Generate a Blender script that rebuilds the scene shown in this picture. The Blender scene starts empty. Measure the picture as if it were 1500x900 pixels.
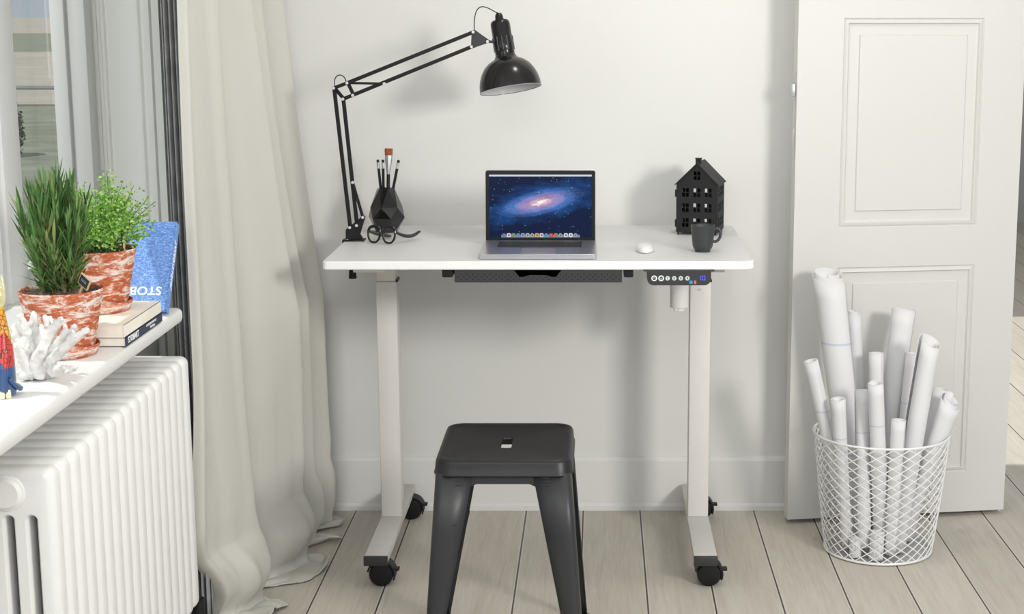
import bpy, bmesh, math, random
from mathutils import Vector, Matrix, noise
random.seed(7)
PI = math.pi
C = bpy.context.scene.collection
S = bpy.context.scene

# ---------------------------------------------------------------- materials
def mat(name, col, rough=0.5, metal=0.0, spec=0.5, vary=0.0, vscale=20, bump=0.0, bscale=200, coat=0.0, emit=None, es=1.0, sub=0.0):
    m = bpy.data.materials.new(name); m.use_nodes = True
    nt = m.node_tree; b = nt.nodes['Principled BSDF']
    b.inputs['Base Color'].default_value = (*col, 1)
    b.inputs['Roughness'].default_value = rough
    b.inputs['Metallic'].default_value = metal
    b.inputs['Specular IOR Level'].default_value = spec
    b.inputs['Coat Weight'].default_value = coat
    tc = nt.nodes.new('ShaderNodeTexCoord')
    n = nt.nodes.new('ShaderNodeTexNoise'); n.inputs['Scale'].default_value = vscale; n.inputs['Detail'].default_value = 4
    nt.links.new(tc.outputs['Object'], n.inputs['Vector'])
    r = nt.nodes.new('ShaderNodeValToRGB')
    v = vary if vary else 0.015
    r.color_ramp.elements[0].position = .3; r.color_ramp.elements[1].position = .7
    r.color_ramp.elements[0].color = (*[c * (1 - v) for c in col], 1)
    r.color_ramp.elements[1].color = (*[min(1, c * (1 + v)) for c in col], 1)
    nt.links.new(n.outputs['Fac'], r.inputs['Fac']); nt.links.new(r.outputs['Color'], b.inputs['Base Color'])
    if bump:
        n2 = nt.nodes.new('ShaderNodeTexNoise'); n2.inputs['Scale'].default_value = bscale
        nt.links.new(tc.outputs['Object'], n2.inputs['Vector'])
        bp = nt.nodes.new('ShaderNodeBump'); bp.inputs['Strength'].default_value = bump; bp.inputs['Distance'].default_value = .002
        nt.links.new(n2.outputs['Fac'], bp.inputs['Height']); nt.links.new(bp.outputs['Normal'], b.inputs['Normal'])
    if emit:
        b.inputs['Emission Color'].default_value = (*emit, 1); b.inputs['Emission Strength'].default_value = es
    if sub:
        b.inputs['Subsurface Weight'].default_value = sub; b.inputs['Subsurface Scale'].default_value = .01
    return m

class NG:
    """small node-graph helper"""
    def __init__(s, m): s.nt = m.node_tree; s.b = s.nt.nodes['Principled BSDF']
    def n(s, t, **k):
        q = s.nt.nodes.new(t)
        for a, v in k.items(): setattr(q, a, v)
        return q
    def l(s, a, b): s.nt.links.new(a, b)
    def math(s, op, a, b=None, c=None):
        q = s.n('ShaderNodeMath', operation=op)
        for i, v in enumerate((a, b, c)):
            if v is None: continue
            if isinstance(v, (int, float)): q.inputs[i].default_value = v
            else: s.l(v, q.inputs[i])
        return q.outputs[0]
    def mix(s, f, a, b, bt='MIX'):
        q = s.n('ShaderNodeMix', data_type='RGBA', blend_type=bt)
        for i, v in ((0, f), (6, a), (7, b)):
            if isinstance(v, (int, float)): q.inputs[i].default_value = v
            elif isinstance(v, tuple): q.inputs[i].default_value = (*v, 1)
            else: s.l(v, q.inputs[i])
        return q.outputs[2]
    def noise(s, vec, scale, detail=4, rough=.5, dist=0):
        q = s.n('ShaderNodeTexNoise'); q.inputs['Scale'].default_value = scale; q.inputs['Detail'].default_value = detail
        q.inputs['Roughness'].default_value = rough; q.inputs['Distortion'].default_value = dist
        s.l(vec, q.inputs['Vector']); return q.outputs['Fac']
    def mapping(s, vec, scale=(1, 1, 1), rot=(0, 0, 0), loc=(0, 0, 0)):
        q = s.n('ShaderNodeMapping'); s.l(vec, q.inputs['Vector'])
        q.inputs['Scale'].default_value = scale; q.inputs['Rotation'].default_value = rot; q.inputs['Location'].default_value = loc
        return q.outputs[0]
    def ramp(s, f, stops, interp='LINEAR'):
        q = s.n('ShaderNodeValToRGB'); s.l(f, q.inputs['Fac']); cr = q.color_ramp; cr.interpolation = interp
        while len(cr.elements) < len(stops): cr.elements.new(.5)
        for e, (p, c) in zip(cr.elements, stops): e.position = p; e.color = (*c, 1)
        return q.outputs['Color']

def blank(name, rough=.5, metal=0):
    m = bpy.data.materials.new(name); m.use_nodes = True
    b = m.node_tree.nodes['Principled BSDF']; b.inputs['Roughness'].default_value = rough; b.inputs['Metallic'].default_value = metal
    g = NG(m); tc = g.n('ShaderNodeTexCoord'); g.tc = tc
    return m, g

M = {}
M['wall'] = mat('wall paint', (.765, .765, .745), .75, vary=.012, vscale=2.0, bump=.05, bscale=300)
M['trim'] = mat('trim paint', (.74, .74, .725), .5, vary=.01, vscale=5)
M['trimgrey'] = mat('reveal paint', (.90, .90, .87), .5, vary=.01, vscale=5)
M['door'] = mat('door paint', (.66, .655, .63), .45, vary=.012, vscale=3)
M['sash'] = mat('sash paint', (.72, .72, .72), .4)
M['radiator'] = mat('radiator enamel', (.82, .82, .805), .35, spec=.4)
M['edge'] = mat('desktop side faces', (.93, .93, .93), .35)
M['desk'] = mat('desktop laminate', (.68, .68, .68), .42, vary=.006)
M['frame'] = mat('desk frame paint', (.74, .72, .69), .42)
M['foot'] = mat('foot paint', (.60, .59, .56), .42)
M['motor'] = mat('motor plastic', (.80, .80, .77), .4)
M['black'] = mat('black plastic', (.009, .009, .010), .42, spec=.3)
M['blackgloss'] = mat('black enamel', (.007, .007, .008), .25, coat=.2, spec=.35)
M['blackcap'] = mat('charcoal cap', (.032, .032, .034), .5)
M['rubber'] = mat('rubber', (.013, .013, .014), .5, spec=.3)
M['steelwhite'] = mat('bright rivet', (.75, .75, .75), .35, metal=.4)
M['chrome'] = mat('polished steel', (.75, .75, .77), .22, metal=1)
M['alu'] = mat('brushed aluminium', (.62, .62, .64), .3, metal=.9, vary=.02, vscale=60)
M['stool'] = mat('gunmetal enamel', (.030, .031, .034), .42, metal=.1, vary=.04, vscale=6, bump=.05, bscale=400)
M['stoolseat'] = mat('gunmetal seat', (.011, .011, .012), .42, metal=.1, vary=.06, vscale=6)
M['house'] = mat('black lantern metal', (.014, .014, .015), .6, spec=.3, vary=.05)
M['roof'] = mat('black lantern roof', (.026, .026, .027), .6, spec=.3)
M['mug'] = mat('charcoal stoneware', (.040, .042, .045), .42, vary=.08, vscale=80)
M['vase'] = mat('glossy black ceramic', (.009, .009, .010), .10, coat=.3)
M['mouse'] = mat('mouse shell', (.80, .80, .80), .3)
M['bristle'] = mat('brown bristle', (.28, .075, .02), .7, vary=.35, vscale=150)
M['soil'] = mat('potting soil', (.10, .07, .05), .95, vary=.8, vscale=160, bump=1, bscale=250)
M['stick'] = mat('light wood stick', (.70, .52, .28), .6, vary=.1, vscale=60)
M['slate'] = mat('black slate tag', (.03, .035, .04), .7)
M['chalk'] = mat('chalk mark', (.35, .38, .42), .9)
M['coral'] = mat('white coral', (.74, .73, .715), .75, vary=.08, vscale=60, bump=.8, bscale=160, sub=.1)
M['page'] = mat('book pages', (.83, .80, .72), .8, vary=.06, vscale=90)
M['cream'] = mat('cream cover', (.88, .84, .74), .6, vary=.08, vscale=30)
M['navy'] = mat('navy cloth cover', (.035, .042, .085), .6, vary=.15, vscale=200)
M['white_ink'] = mat('white lettering', (.92, .92, .92), .5)
M['paper'] = mat('drawing paper', (.74, .74, .75), .7, vary=.01, vscale=8)
M['wire'] = mat('white wire', (.83, .83, .82), .35)
M['basketbase'] = mat('grey sheet metal', (.50, .50, .50), .45)
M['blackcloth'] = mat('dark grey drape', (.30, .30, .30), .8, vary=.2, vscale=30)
M['curtain'] = mat('pale cotton', (.57, .56, .515), .85, vary=.02, vscale=3, bump=.12, bscale=500, sub=.0)
M['glow_blue'] = mat('blue display', (.02, .03, .2), .4, emit=(.10, .16, .9), es=1.0)
M['sticker_blue'] = mat('blue mark', (.05, .28, .62), .5)
M['sticker_red'] = mat('red mark', (.62, .16, .10), .5)
M['bark'] = mat('brown stem', (.20, .14, .07), .8, vary=.2)
M['lampwhite'] = mat('white shade lining', (.62, .62, .62), .5)
M['cable'] = mat('black cable', (.02, .02, .02), .5)

# floor boards running away from the camera, joints along x
def floor_mat():
    m, g = blank('painted floorboards', .5)
    sx = g.n('ShaderNodeSeparateXYZ'); g.l(g.tc.outputs['Object'], sx.inputs[0])
    t = g.math('DIVIDE', g.math('SUBTRACT', sx.outputs[0], .404 - 30 * .1475), .1475)
    fr = g.math('FRACT', t); idx = g.math('FLOOR', t)
    wn = g.n('ShaderNodeTexWhiteNoise', noise_dimensions='1D'); g.l(idx, wn.inputs['W'])
    d = g.math('ABSOLUTE', g.math('SUBTRACT', fr, .5))
    seam = g.math('GREATER_THAN', d, .5 - .0125)
    hi = g.math('MULTIPLY', g.math('GREATER_THAN', d, .5 - .03), g.math('LESS_THAN', d, .5 - .0125))
    cb = g.n('ShaderNodeCombineXYZ'); g.l(g.math('MULTIPLY', wn.outputs['Value'], 37.0), cb.inputs[2])
    va = g.n('ShaderNodeVectorMath', operation='ADD'); g.l(g.tc.outputs['Object'], va.inputs[0]); g.l(cb.outputs[0], va.inputs[1])
    grain = g.noise(g.mapping(va.outputs[0], (26, 1.6, 1)), 2.0, 6, .6, 1.2)
    fine = g.noise(g.mapping(va.outputs[0], (120, 6, 1)), 2.0, 5, .6)
    blot = g.noise(g.mapping(va.outputs[0], (3, 1, 1)), 2.2, 4)
    vr = g.n('ShaderNodeTexVoronoi'); vr.inputs['Scale'].default_value = 1
    g.l(g.mapping(va.outputs[0], (7, 2.6, 1)), vr.inputs['Vector'])
    knot = g.math('MULTIPLY', g.math('LESS_THAN', vr.outputs['Distance'], .085), .28)
    col = g.ramp(grain, [(.28, (.43, .385, .315)), (.5, (.53, .485, .41)), (.75, (.60, .56, .485))])
    col = g.mix(.22, col, g.ramp(fine, [(.3, (.45, .40, .33)), (.65, (.78, .76, .71))]))
    col = g.mix(.25, col, g.ramp(blot, [(.3, (.50, .46, .40)), (.7, (.72, .70, .65))]))
    bb = g.math('MULTIPLY_ADD', wn.outputs['Value'], .10, .90)
    hs = g.n('ShaderNodeHueSaturation'); g.l(bb, hs.inputs['Value']); g.l(col, hs.inputs['Color'])
    col = g.mix(knot, hs.outputs[0], (.38, .31, .23))
    col = g.mix(g.math('MULTIPLY', hi, .3), col, (.78, .75, .69))
    col = g.mix(g.math('MULTIPLY', seam, .93), col, (.03, .024, .018))
    g.l(col, g.b.inputs['Base Color'])
    bp = g.n('ShaderNodeBump'); bp.inputs['Strength'].default_value = .35; bp.inputs['Distance'].default_value = .003
    g.l(g.math('SUBTRACT', g.math('MULTIPLY', fine, .2), seam), bp.inputs['Height']); g.l(bp.outputs[0], g.b.inputs['Normal'])
    return m
M['floor'] = floor_mat()

def pot_mat():
    m, g = blank('white washed terracotta', .8)
    v = g.mapping(g.tc.outputs['Object'], (1, 1, 3.4), (.14, .10, 0))
    a = g.noise(v, 21, 9, .72, .7); b2 = g.noise(v, 110, 6, .75, .3)
    f = g.math('ADD', g.math('MULTIPLY', a, .75), g.math('MULTIPLY', b2, .25))
    col = g.ramp(f, [(.38, (.36, .075, .028)), (.475, (.52, .13, .05)), (.51, (.66, .36, .27)), (.56, (.78, .72, .68))])
    g.l(col, g.b.inputs['Base Color'])
    bp = g.n('ShaderNodeBump'); bp.inputs['Strength'].default_value = .4; bp.inputs['Distance'].default_value = .002
    g.l(f, bp.inputs['Height']); g.l(bp.outputs[0], g.b.inputs['Normal'])
    return m
M['pot'] = pot_mat()

def blue_mat():
    m, g = blank('blue linen cloth', .75)
    a = g.noise(g.mapping(g.tc.outputs['Object'], (1, 1, .35)), 420, 3); b2 = g.noise(g.mapping(g.tc.outputs['Object'], (.35, 1, 1)), 420, 3)
    f = g.math('MULTIPLY', g.math('ADD', a, b2), .5)
    g.l(g.ramp(f, [(.35, (.075, .17, .50)), (.5, (.14, .29, .68)), (.66, (.38, .55, .88))]), g.b.inputs['Base Color'])
    return m
M['bluebook'] = blue_mat()

def leaf_mat(name, cols, trans=.3):
    m, g = blank(name, .55)
    oi = g.n('ShaderNodeNewGeometry')
    g.l(g.ramp(oi.outputs['Random Per Island'], cols), g.b.inputs['Base Color'])
    g.b.inputs['Transmission Weight'].default_value = 0
    out = g.nt.nodes['Material Output']
    tr = g.n('ShaderNodeBsdfTranslucent'); g.l(g.ramp(oi.outputs['Random Per Island'], cols), tr.inputs['Color'])
    mx = g.n('ShaderNodeMixShader'); mx.inputs[0].default_value = trans
    g.l(g.b.outputs[0], mx.inputs[1]); g.l(tr.outputs[0], mx.inputs[2]); g.l(mx.outputs[0], out.inputs['Surface'])
    return m
M['needle'] = leaf_mat('dark green blades', [(0, (.05, .13, .03)), (.4, (.10, .24, .06)), (.8, (.20, .36, .12)), (1, (.38, .40, .14))])
M['tiny'] = leaf_mat('light green leaflets', [(0, (.12, .34, .03)), (.3, (.28, .56, .08)), (.7, (.50, .78, .20)), (1, (.72, .90, .40))], .45)

def line_paper():
    m, g = blank('drawing paper with ruled line', .7)
    s = g.n('ShaderNodeSeparateXYZ'); g.l(g.tc.outputs['Generated'], s.inputs[0])
    z = s.outputs[2]
    f = g.math('LESS_THAN', g.math('ABSOLUTE', g.math('SUBTRACT', z, .735)), .004)
    f2 = g.math('LESS_THAN', g.math('ABSOLUTE', g.math('SUBTRACT', z, .33)), .003)
    f = g.math('MAXIMUM', f, f2)
    g.l(g.mix(g.math('MULTIPLY', f, .45), (.74, .74, .75), (.38, .40, .66)), g.b.inputs['Base Color'])
    return m
M['paperline'] = line_paper()

def perf_mat():
    m, g = blank('perforated black steel', .5)
    s = g.n('ShaderNodeSeparateXYZ'); g.l(g.tc.outputs['Object'], s.inputs[0])
    k = PI / .0063
    a = g.math('MULTIPLY', g.math('SINE', g.math('MULTIPLY', s.outputs[0], k)), g.math('SINE', g.math('MULTIPLY', s.outputs[2], k * 1.15)))
    f = g.math('GREATER_THAN', a, .62)
    lo = g.math('LESS_THAN', s.outputs[2], .7235)
    g.l(g.mix(g.math('MULTIPLY', f, lo), (.034, .034, .036), (.004, .004, .004)), g.b.inputs['Base Color'])
    return m
M['perf'] = perf_mat()

def cat_mat():
    m, g = blank('painted patchwork glaze', .3)
    s = g.n('ShaderNodeSeparateXYZ'); g.l(g.tc.outputs['Object'], s.inputs[0])
    v = g.mapping(g.tc.outputs['Object'], (55, 30, 36), (.5, .2, .3))
    vo = g.n('ShaderNodeTexVoronoi'); vo.inputs['Scale'].default_value = 1; g.l(v, vo.inputs['Vector'])
    sep = g.n('ShaderNodeSeparateColor'); g.l(vo.outputs['Color'], sep.inputs[0])
    col = g.ramp(sep.outputs[0], [(0, (.62, .04, .03)), (.25, (.75, .30, .02)), (.45, (.10, .35, .04)), (.62, (.05, .11, .28)), (.8, (.80, .42, .02)), (.93, (.6, .04, .03))], 'CONSTANT')
    e = g.n('ShaderNodeTexVoronoi', feature='DISTANCE_TO_EDGE'); e.inputs['Scale'].default_value = 1
    g.l(g.mapping(g.tc.outputs['Object'], (130, 130, 130)), e.inputs['Vector'])
    col = g.mix(g.math('MULTIPLY', g.math('LESS_THAN', e.outputs['Distance'], .07), .75), col, (.015, .012, .01))
    # blue skirt band, pale head and paws
    z = s.outputs[2]
    col = g.mix(g.math('MULTIPLY', g.math('LESS_THAN', z, .045), 1.0), col, (.03, .08, .20))
    col = g.mix(g.math('GREATER_THAN', z, .135), col, g.ramp(g.noise(g.tc.outputs['Object'], 60, 3), [(.35, (.50, .46, .18)), (.6, (.66, .64, .44))]))
    g.l(col, g.b.inputs['Base Color']); g.b.inputs['Coat Weight'].default_value = .5
    return m
M['cat'] = cat_mat()
M['catpaw'] = mat('pale yellow glaze', (.82, .80, .52), .3)
M['catface'] = mat('black glaze', (.02, .02, .02), .3)

def galaxy_mat():
    m, g = blank('glowing desktop picture', .25)
    # Generated: x across, z up
    s = g.n('ShaderNodeSeparateXYZ'); g.l(g.tc.outputs['Generated'], s.inputs[0])
    x = g.math('MULTIPLY', g.math('SUBTRACT', s.outputs[0], .5), 1.6); y = g.math('SUBTRACT', s.outputs[2], .56)
    a = math.radians(13); ca, sa = math.cos(a), math.sin(a)
    u = g.math('ADD', g.math('MULTIPLY', x, ca), g.math('MULTIPLY', y, sa))
    v = g.math('MULTIPLY', g.math('SUBTRACT', g.math('MULTIPLY', y, ca), g.math('MULTIPLY', x, sa)), 3.4)
    r = g.math('SQRT', g.math('ADD', g.math('MULTIPLY', u, u), g.math('MULTIPLY', v, v)))
    cb = g.n('ShaderNodeCombineXYZ'); g.l(u, cb.inputs[0]); g.l(v, cb.inputs[1])
    # spiral dust lanes
    ang = g.math('ARCTAN2', v, u)
    sp = g.math('SINE', g.math('ADD', g.math('MULTIPLY', ang, 2.0), g.math('MULTIPLY', r, 34.0)))
    nz = g.noise(cb.outputs[0], 14, 6, .65, .8)
    rr = g.math('ADD', r, g.math('MULTIPLY', g.math('SUBTRACT', nz, .5), .34))
    rr = g.math('ADD', rr, g.math('MULTIPLY', sp, .026))
    gal = g.ramp(rr, [(0, (1, .90, .62)), (.055, (.95, .68, .38)), (.12, (.66, .33, .20)), (.22, (.36, .15, .15)), (.34, (.25, .15, .25)), (.46, (.06, .10, .24)), (.70, (0, 0, 0))])
    bgn = g.noise(g.tc.outputs['Generated'], 5, 5, .6)
    edge = g.math('MULTIPLY', g.math('ABSOLUTE', x), 1.1)
    bg = g.ramp(g.math('SUBTRACT', g.math('ADD', g.math('MULTIPLY', bgn, .7), g.math('MULTIPLY', g.math('SUBTRACT', 1.0, r), .35)), .15), [(.15, (.004, .012, .05)), (.36, (.008, .06, .22)), (.6, (.03, .17, .45))])
    col = g.mix(1.0, bg, gal, 'ADD')
    # stars
    def stars(sc, th, k):
        vo = g.n('ShaderNodeTexVoronoi'); vo.inputs['Scale'].default_value = 1
        g.l(g.mapping(g.tc.outputs['Generated'], (sc * 1.6, 0, sc)), vo.inputs['Vector'])
        sep = g.n('ShaderNodeSeparateColor'); g.l(vo.outputs['Color'], sep.inputs[0])
        return g.math('MULTIPLY', g.math('MULTIPLY', g.math('LESS_THAN', vo.outputs['Distance'], th), g.math('GREATER_THAN', sep.outputs[0], .82)), k)
    col = g.mix(stars(34, .16, .6), col, (.8, .85, 1)); col = g.mix(stars(9, .07, .95), col, (.9, .95, 1))
    g.b.inputs['Base Color'].default_value = (.0, .0, .0, 1); g.b.inputs['Specular IOR Level'].default_value = .08
    g.l(col, g.b.inputs['Emission Color']); g.b.inputs['Emission Strength'].default_value = 1.0
    return m
M['galaxy'] = galaxy_mat()
M['glassbezel'] = mat('black glass bezel', (.008, .008, .009), .2, spec=.2)
M['menubar'] = mat('menu bar', (.1, .1, .1), .4, emit=(.62, .66, .72), es=.8)
M['dockshelf'] = mat('dock shelf', (.02, .02, .02), .4, emit=(.20, .26, .36), es=.8)

def glass_mat():
    m = bpy.data.materials.new('window glass'); m.use_nodes = True; nt = m.node_tree; nt.nodes.clear()
    o = nt.nodes.new('ShaderNodeOutputMaterial'); t = nt.nodes.new('ShaderNodeBsdfTransparent'); gl = nt.nodes.new('ShaderNodeBsdfGlossy')
    n = nt.nodes.new('ShaderNodeTexNoise'); n.inputs['Scale'].default_value = 3
    gl.inputs['Roughness'].default_value = .03; gl.inputs['Color'].default_value = (.9, .9, .9, 1)
    t.inputs['Color'].default_value = (.93, .95, .94, 1)
    mx = nt.nodes.new('ShaderNodeMixShader'); mx.inputs[0].default_value = .06; nt.links.new(t.outputs[0], mx.inputs[1]); nt.links.new(gl.outputs[0], mx.inputs[2])
    nt.links.new(mx.outputs[0], o.inputs[0]); return m
M['glass'] = glass_mat()

def grass_mat():
    m, g = blank('street lawn', .9)
    g.l(g.ramp(g.noise(g.tc.outputs['Object'], 1.5, 6, .7), [(.3, (.13, .145, .10)), (.5, (.21, .225, .165)), (.7, (.30, .31, .24))]), g.b.inputs['Base Color']); return m
M['grass'] = grass_mat()
M['road'] = mat('pale road', (.42, .375, .32), .9, vary=.12, vscale=.6)
M['kerb'] = mat('kerb stone', (.20, .20, .20), .9)
M['bush'] = leaf_mat('shrub leaves', [(0, (.015, .03, .012)), (.6, (.03, .07, .02)), (1, (.10, .16, .06))], .2)

# ---------------------------------------------------------------- mesh helpers
def BM(): return bmesh.new()
def box(bm, x0, x1, y0, y1, z0, z1, bev=0, seg=2, mtx=None):
    vs = [bm.verts.new((x, y, z)) for x in (x0, x1) for y in (y0, y1) for z in (z0, z1)]
    fs = []
    for q in ((0, 1, 3, 2), (4, 6, 7, 5), (0, 4, 5, 1), (2, 3, 7, 6), (0, 2, 6, 4), (1, 5, 7, 3)):
        fs.append(bm.faces.new([vs[i] for i in q]))
    if bev:
        es = list({e for f in fs for e in f.edges})
        r = bmesh.ops.bevel(bm, geom=es, offset=bev, segments=seg, profile=.5, affect='EDGES')
        vs = list({v for f in r['faces'] for v in f.verts} | {v for v in vs if v.is_valid})
    if mtx is not None: bmesh.ops.transform(bm, matrix=mtx, verts=vs)
    return vs
def frame_of(d):
    d = Vector(d).normalized(); a = Vector((0, 0, 1)) if abs(d.z) < .9 else Vector((0, 1, 0))
    x = a.cross(d).normalized(); return x, d.cross(x).normalized()
def cyl(bm, p0, p1, r0, r1=None, seg=24, cap=True, phase=0):
    r1 = r0 if r1 is None else r1
    p0 = Vector(p0); p1 = Vector(p1); x, y = frame_of(p1 - p0)
    A = [bm.verts.new(p0 + (x * math.cos(phase + 2 * PI * i / seg) + y * math.sin(phase + 2 * PI * i / seg)) * r0) for i in range(seg)]
    B = [bm.verts.new(p1 + (x * math.cos(phase + 2 * PI * i / seg) + y * math.sin(phase + 2 * PI * i / seg)) * r1) for i in range(seg)]
    for i in range(seg):
        j = (i + 1) % seg; bm.faces.new((A[i], A[j], B[j], B[i]))
    if cap: bm.faces.new(A[::-1]); bm.faces.new(B)
def tube(bm, pts, r, seg=10, closed=False):
    pts = [Vector(p) for p in pts]; n = len(pts); rings = []
    rr = r if isinstance(r, (list, tuple)) else [r] * n
    prev = None
    for i, p in enumerate(pts):
        if closed: d = pts[(i + 1) % n] - pts[i - 1]
        else: d = pts[min(i + 1, n - 1)] - pts[max(i - 1, 0)]
        d.normalize()
        if prev is None: x, y = frame_of(d)
        else:
            x = (prev - d * prev.dot(d)).normalized(); y = d.cross(x)
        prev = x
        rings.append([bm.verts.new(p + (x * math.cos(2 * PI * k / seg) + y * math.sin(2 * PI * k / seg)) * rr[i]) for k in range(seg)])
    for i in range(n if closed else n - 1):
        A, B = rings[i], rings[(i + 1) % n]
        for k in range(seg):
            l = (k + 1) % seg
            bm.faces.new((A[k], A[l], B[l], B[k]))
    if not closed: bm.faces.new(rings[0][::-1]); bm.faces.new(rings[-1])
def lathe(bm, prof, c=(0, 0, 0), seg=48, axis=None):
    """prof: list of (r, z); axis: optional unit vector"""
    c = Vector(c)
    if axis is None: X, Y, Z = Vector((1, 0, 0)), Vector((0, 1, 0)), Vector((0, 0, 1))
    else: Z = Vector(axis).normalized(); X, Y = frame_of(Z)
    rings = []
    for r, z in prof:
        if r < 1e-6: rings.append([bm.verts.new(c + Z * z)])
        else: rings.append([bm.verts.new(c + Z * z + (X * math.cos(2 * PI * k / seg) + Y * math.sin(2 * PI * k / seg)) * r) for k in range(seg)])
    for A, B in zip(rings, rings[1:]):
        for k in range(seg):
            l = (k + 1) % seg
            if len(A) == 1 and len(B) == 1: continue
            if len(A) == 1: bm.faces.new((A[0], B[l], B[k]))
            elif len(B) == 1: bm.faces.new((A[k], A[l], B[0]))
            else: bm.faces.new((A[k], A[l], B[l], B[k]))
def prism(bm, pts, h, O=(0, 0, 0), U=(1, 0, 0), V=(0, 1, 0), N=(0, 0, 1)):
    O, U, V, N = map(Vector, (O, U, V, N))
    A = [bm.verts.new(O + U * a + V * b) for a, b in pts]; B = [bm.verts.new(O + U * a + V * b + N * h) for a, b in pts]
    bm.faces.new(A[::-1]); bm.faces.new(B); n = len(pts)
    for i in range(n):
        j = (i + 1) % n; bm.faces.new((A[i], A[j], B[j], B[i]))
def rrect(x0, x1, y0, y1, r, seg=8):
    rs = r if isinstance(r, (tuple, list)) else (r,) * 4       # bl, br, tr, tl
    out = []
    for (cx, cy, a0, q) in ((x0 + rs[0], y0 + rs[0], PI, rs[0]), (x1 - rs[1], y0 + rs[1], 1.5 * PI, rs[1]), (x1 - rs[2], y1 - rs[2], 0, rs[2]), (x0 + rs[3], y1 - rs[3], .5 * PI, rs[3])):
        for k in range(seg + 1):
            a = a0 + .5 * PI * k / seg; out.append((cx + q * math.cos(a), cy + q * math.sin(a)))
    return out
def plate(bm, outer, holes, O, U, V):
    """flat sheet with holes"""
    O, U, V = map(Vector, (O, U, V)); es = []
    for loop in [outer] + holes:
        vs = [bm.verts.new(O + U * a + V * b) for a, b in loop]
        for i in range(len(vs)): es.append(bm.edges.new((vs[i], vs[(i + 1) % len(vs)])))
    N = U.cross(V)
    bmesh.ops.triangle_fill(bm, use_beauty=True, use_dissolve=True, edges=es, normal=N)

ROOT = {}
def put(name, bm, m, parent=None, smooth=True, ang=35, solid=0, bevel=0, sub=0, loc=None):
    """one mesh object from world-space geometry; origin at loc, or at the parent's origin"""
    me = bpy.data.meshes.new(name)
    base = parent
    Mx = Matrix()
    if parent is not None: Mx = ROOT[parent.name]
    elif loc is not None: Mx = Matrix.Translation(loc)
    bmesh.ops.transform(bm, matrix=Mx.inverted(), verts=bm.verts)
    bmesh.ops.recalc_face_normals(bm, faces=bm.faces)
    bm.to_mesh(me); bm.free()
    o = bpy.data.objects.new(name, me); C.objects.link(o)
    for q in (m if isinstance(m, (list, tuple)) else [m]): me.materials.append(q)
    if parent is not None: o.parent = parent; ROOT[o.name] = Mx
    else: o.matrix_world = Mx; ROOT[o.name] = Mx.copy()
    if smooth:
        for p in me.polygons: p.use_smooth = True
        if ang < 180: me.set_sharp_from_angle(angle=math.radians(ang))
    if solid:
        s = o.modifiers.new('s', 'SOLIDIFY'); s.thickness = solid; s.offset = 0
    if bevel:
        b = o.modifiers.new('b', 'BEVEL'); b.width = bevel; b.segments = 2; b.limit_method = 'ANGLE'; b.angle_limit = math.radians(40)
    if sub:
        s = o.modifiers.new('u', 'SUBSURF'); s.levels = sub; s.render_levels = sub
    return o
def tag(o, label=None, cat=None, group=None, kind=None):
    if label: o['label'] = label
    if cat: o['category'] = cat
    if group: o['group'] = group
    if kind: o['kind'] = kind
    return o
def thing(name, loc, label, cat, group=None, rotz=0):
    o = bpy.data.objects.new(name, None); C.objects.link(o); o.empty_display_size = .05
    Mx = Matrix.Translation(loc) @ Matrix.Rotation(rotz, 4, 'Z'); o.matrix_world = Mx; ROOT[o.name] = Mx
    return tag(o, label, cat, group)
def struct(name, bm, m, label, cat, **k):
    o = put(name, bm, m, **k); return tag(o, label, cat, kind='structure')
def text(name, body, size, m, parent, O, U, V, ext=.0003, bold=0, align='CENTER', spacing=1.0, squash=1.0):
    """flat lettering lying in the plane (U, V) with origin O, world space"""
    cu = bpy.data.curves.new(name, 'FONT'); cu.body = body; cu.size = size; cu.extrude = ext; cu.align_x = align; cu.align_y = 'CENTER'
    cu.offset = bold; cu.space_character = spacing; cu.resolution_u = 3
    tmp = bpy.data.objects.new('tmp', cu); C.objects.link(tmp)
    dg = bpy.context.evaluated_depsgraph_get(); me = bpy.data.meshes.new_from_object(tmp.evaluated_get(dg))
    bm = BM(); bm.from_mesh(me); bpy.data.objects.remove(tmp); bpy.data.curves.remove(cu); bpy.data.meshes.remove(me)
    U = Vector(U).normalized(); V = Vector(V).normalized(); N = U.cross(V)
    X = Matrix(((U.x * squash, V.x, N.x, O[0]), (U.y * squash, V.y, N.y, O[1]), (U.z * squash, V.z, N.z, O[2]), (0, 0, 0, 1)))
    bmesh.ops.transform(bm, matrix=X, verts=bm.verts)
    return put(name, bm, m, parent, smooth=False)

# ================================================================ THE ROOM
WY = 4.02
bm = BM(); box(bm, -1.19, 3.2, -2.5, 10.0, -.05, 0)
struct('floor', bm, M['floor'], 'pale painted wooden floorboards with dark joints running toward the wall', 'floor', smooth=False)
bm = BM(); box(bm, -.93, 1.048, WY, WY + .12, 0, 2.6)
box(bm, 1.048, 3.2, WY, WY + .12, 2.06, 2.6)
struct('wall_back', bm, M['wall'], 'plain off-white wall behind the desk', 'wall', smooth=False)
bm = BM(); prof = [(0, 0), (-.016, 0), (-.016, .012), (-.011, .019), (-.011, .132), (-.008, .138), (-.004, .142), (0, .143)]
vs = [[bm.verts.new((x, WY + a, b)) for a, b in prof] for x in (-.93, 1.045)]
for i in range(len(prof) - 1): bm.faces.new((vs[0][i], vs[0][i + 1], vs[1][i + 1], vs[1][i]))
struct('baseboard_back', bm, M['wall'], 'low white baseboard along the foot of the back wall', 'baseboard', smooth=False)
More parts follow.
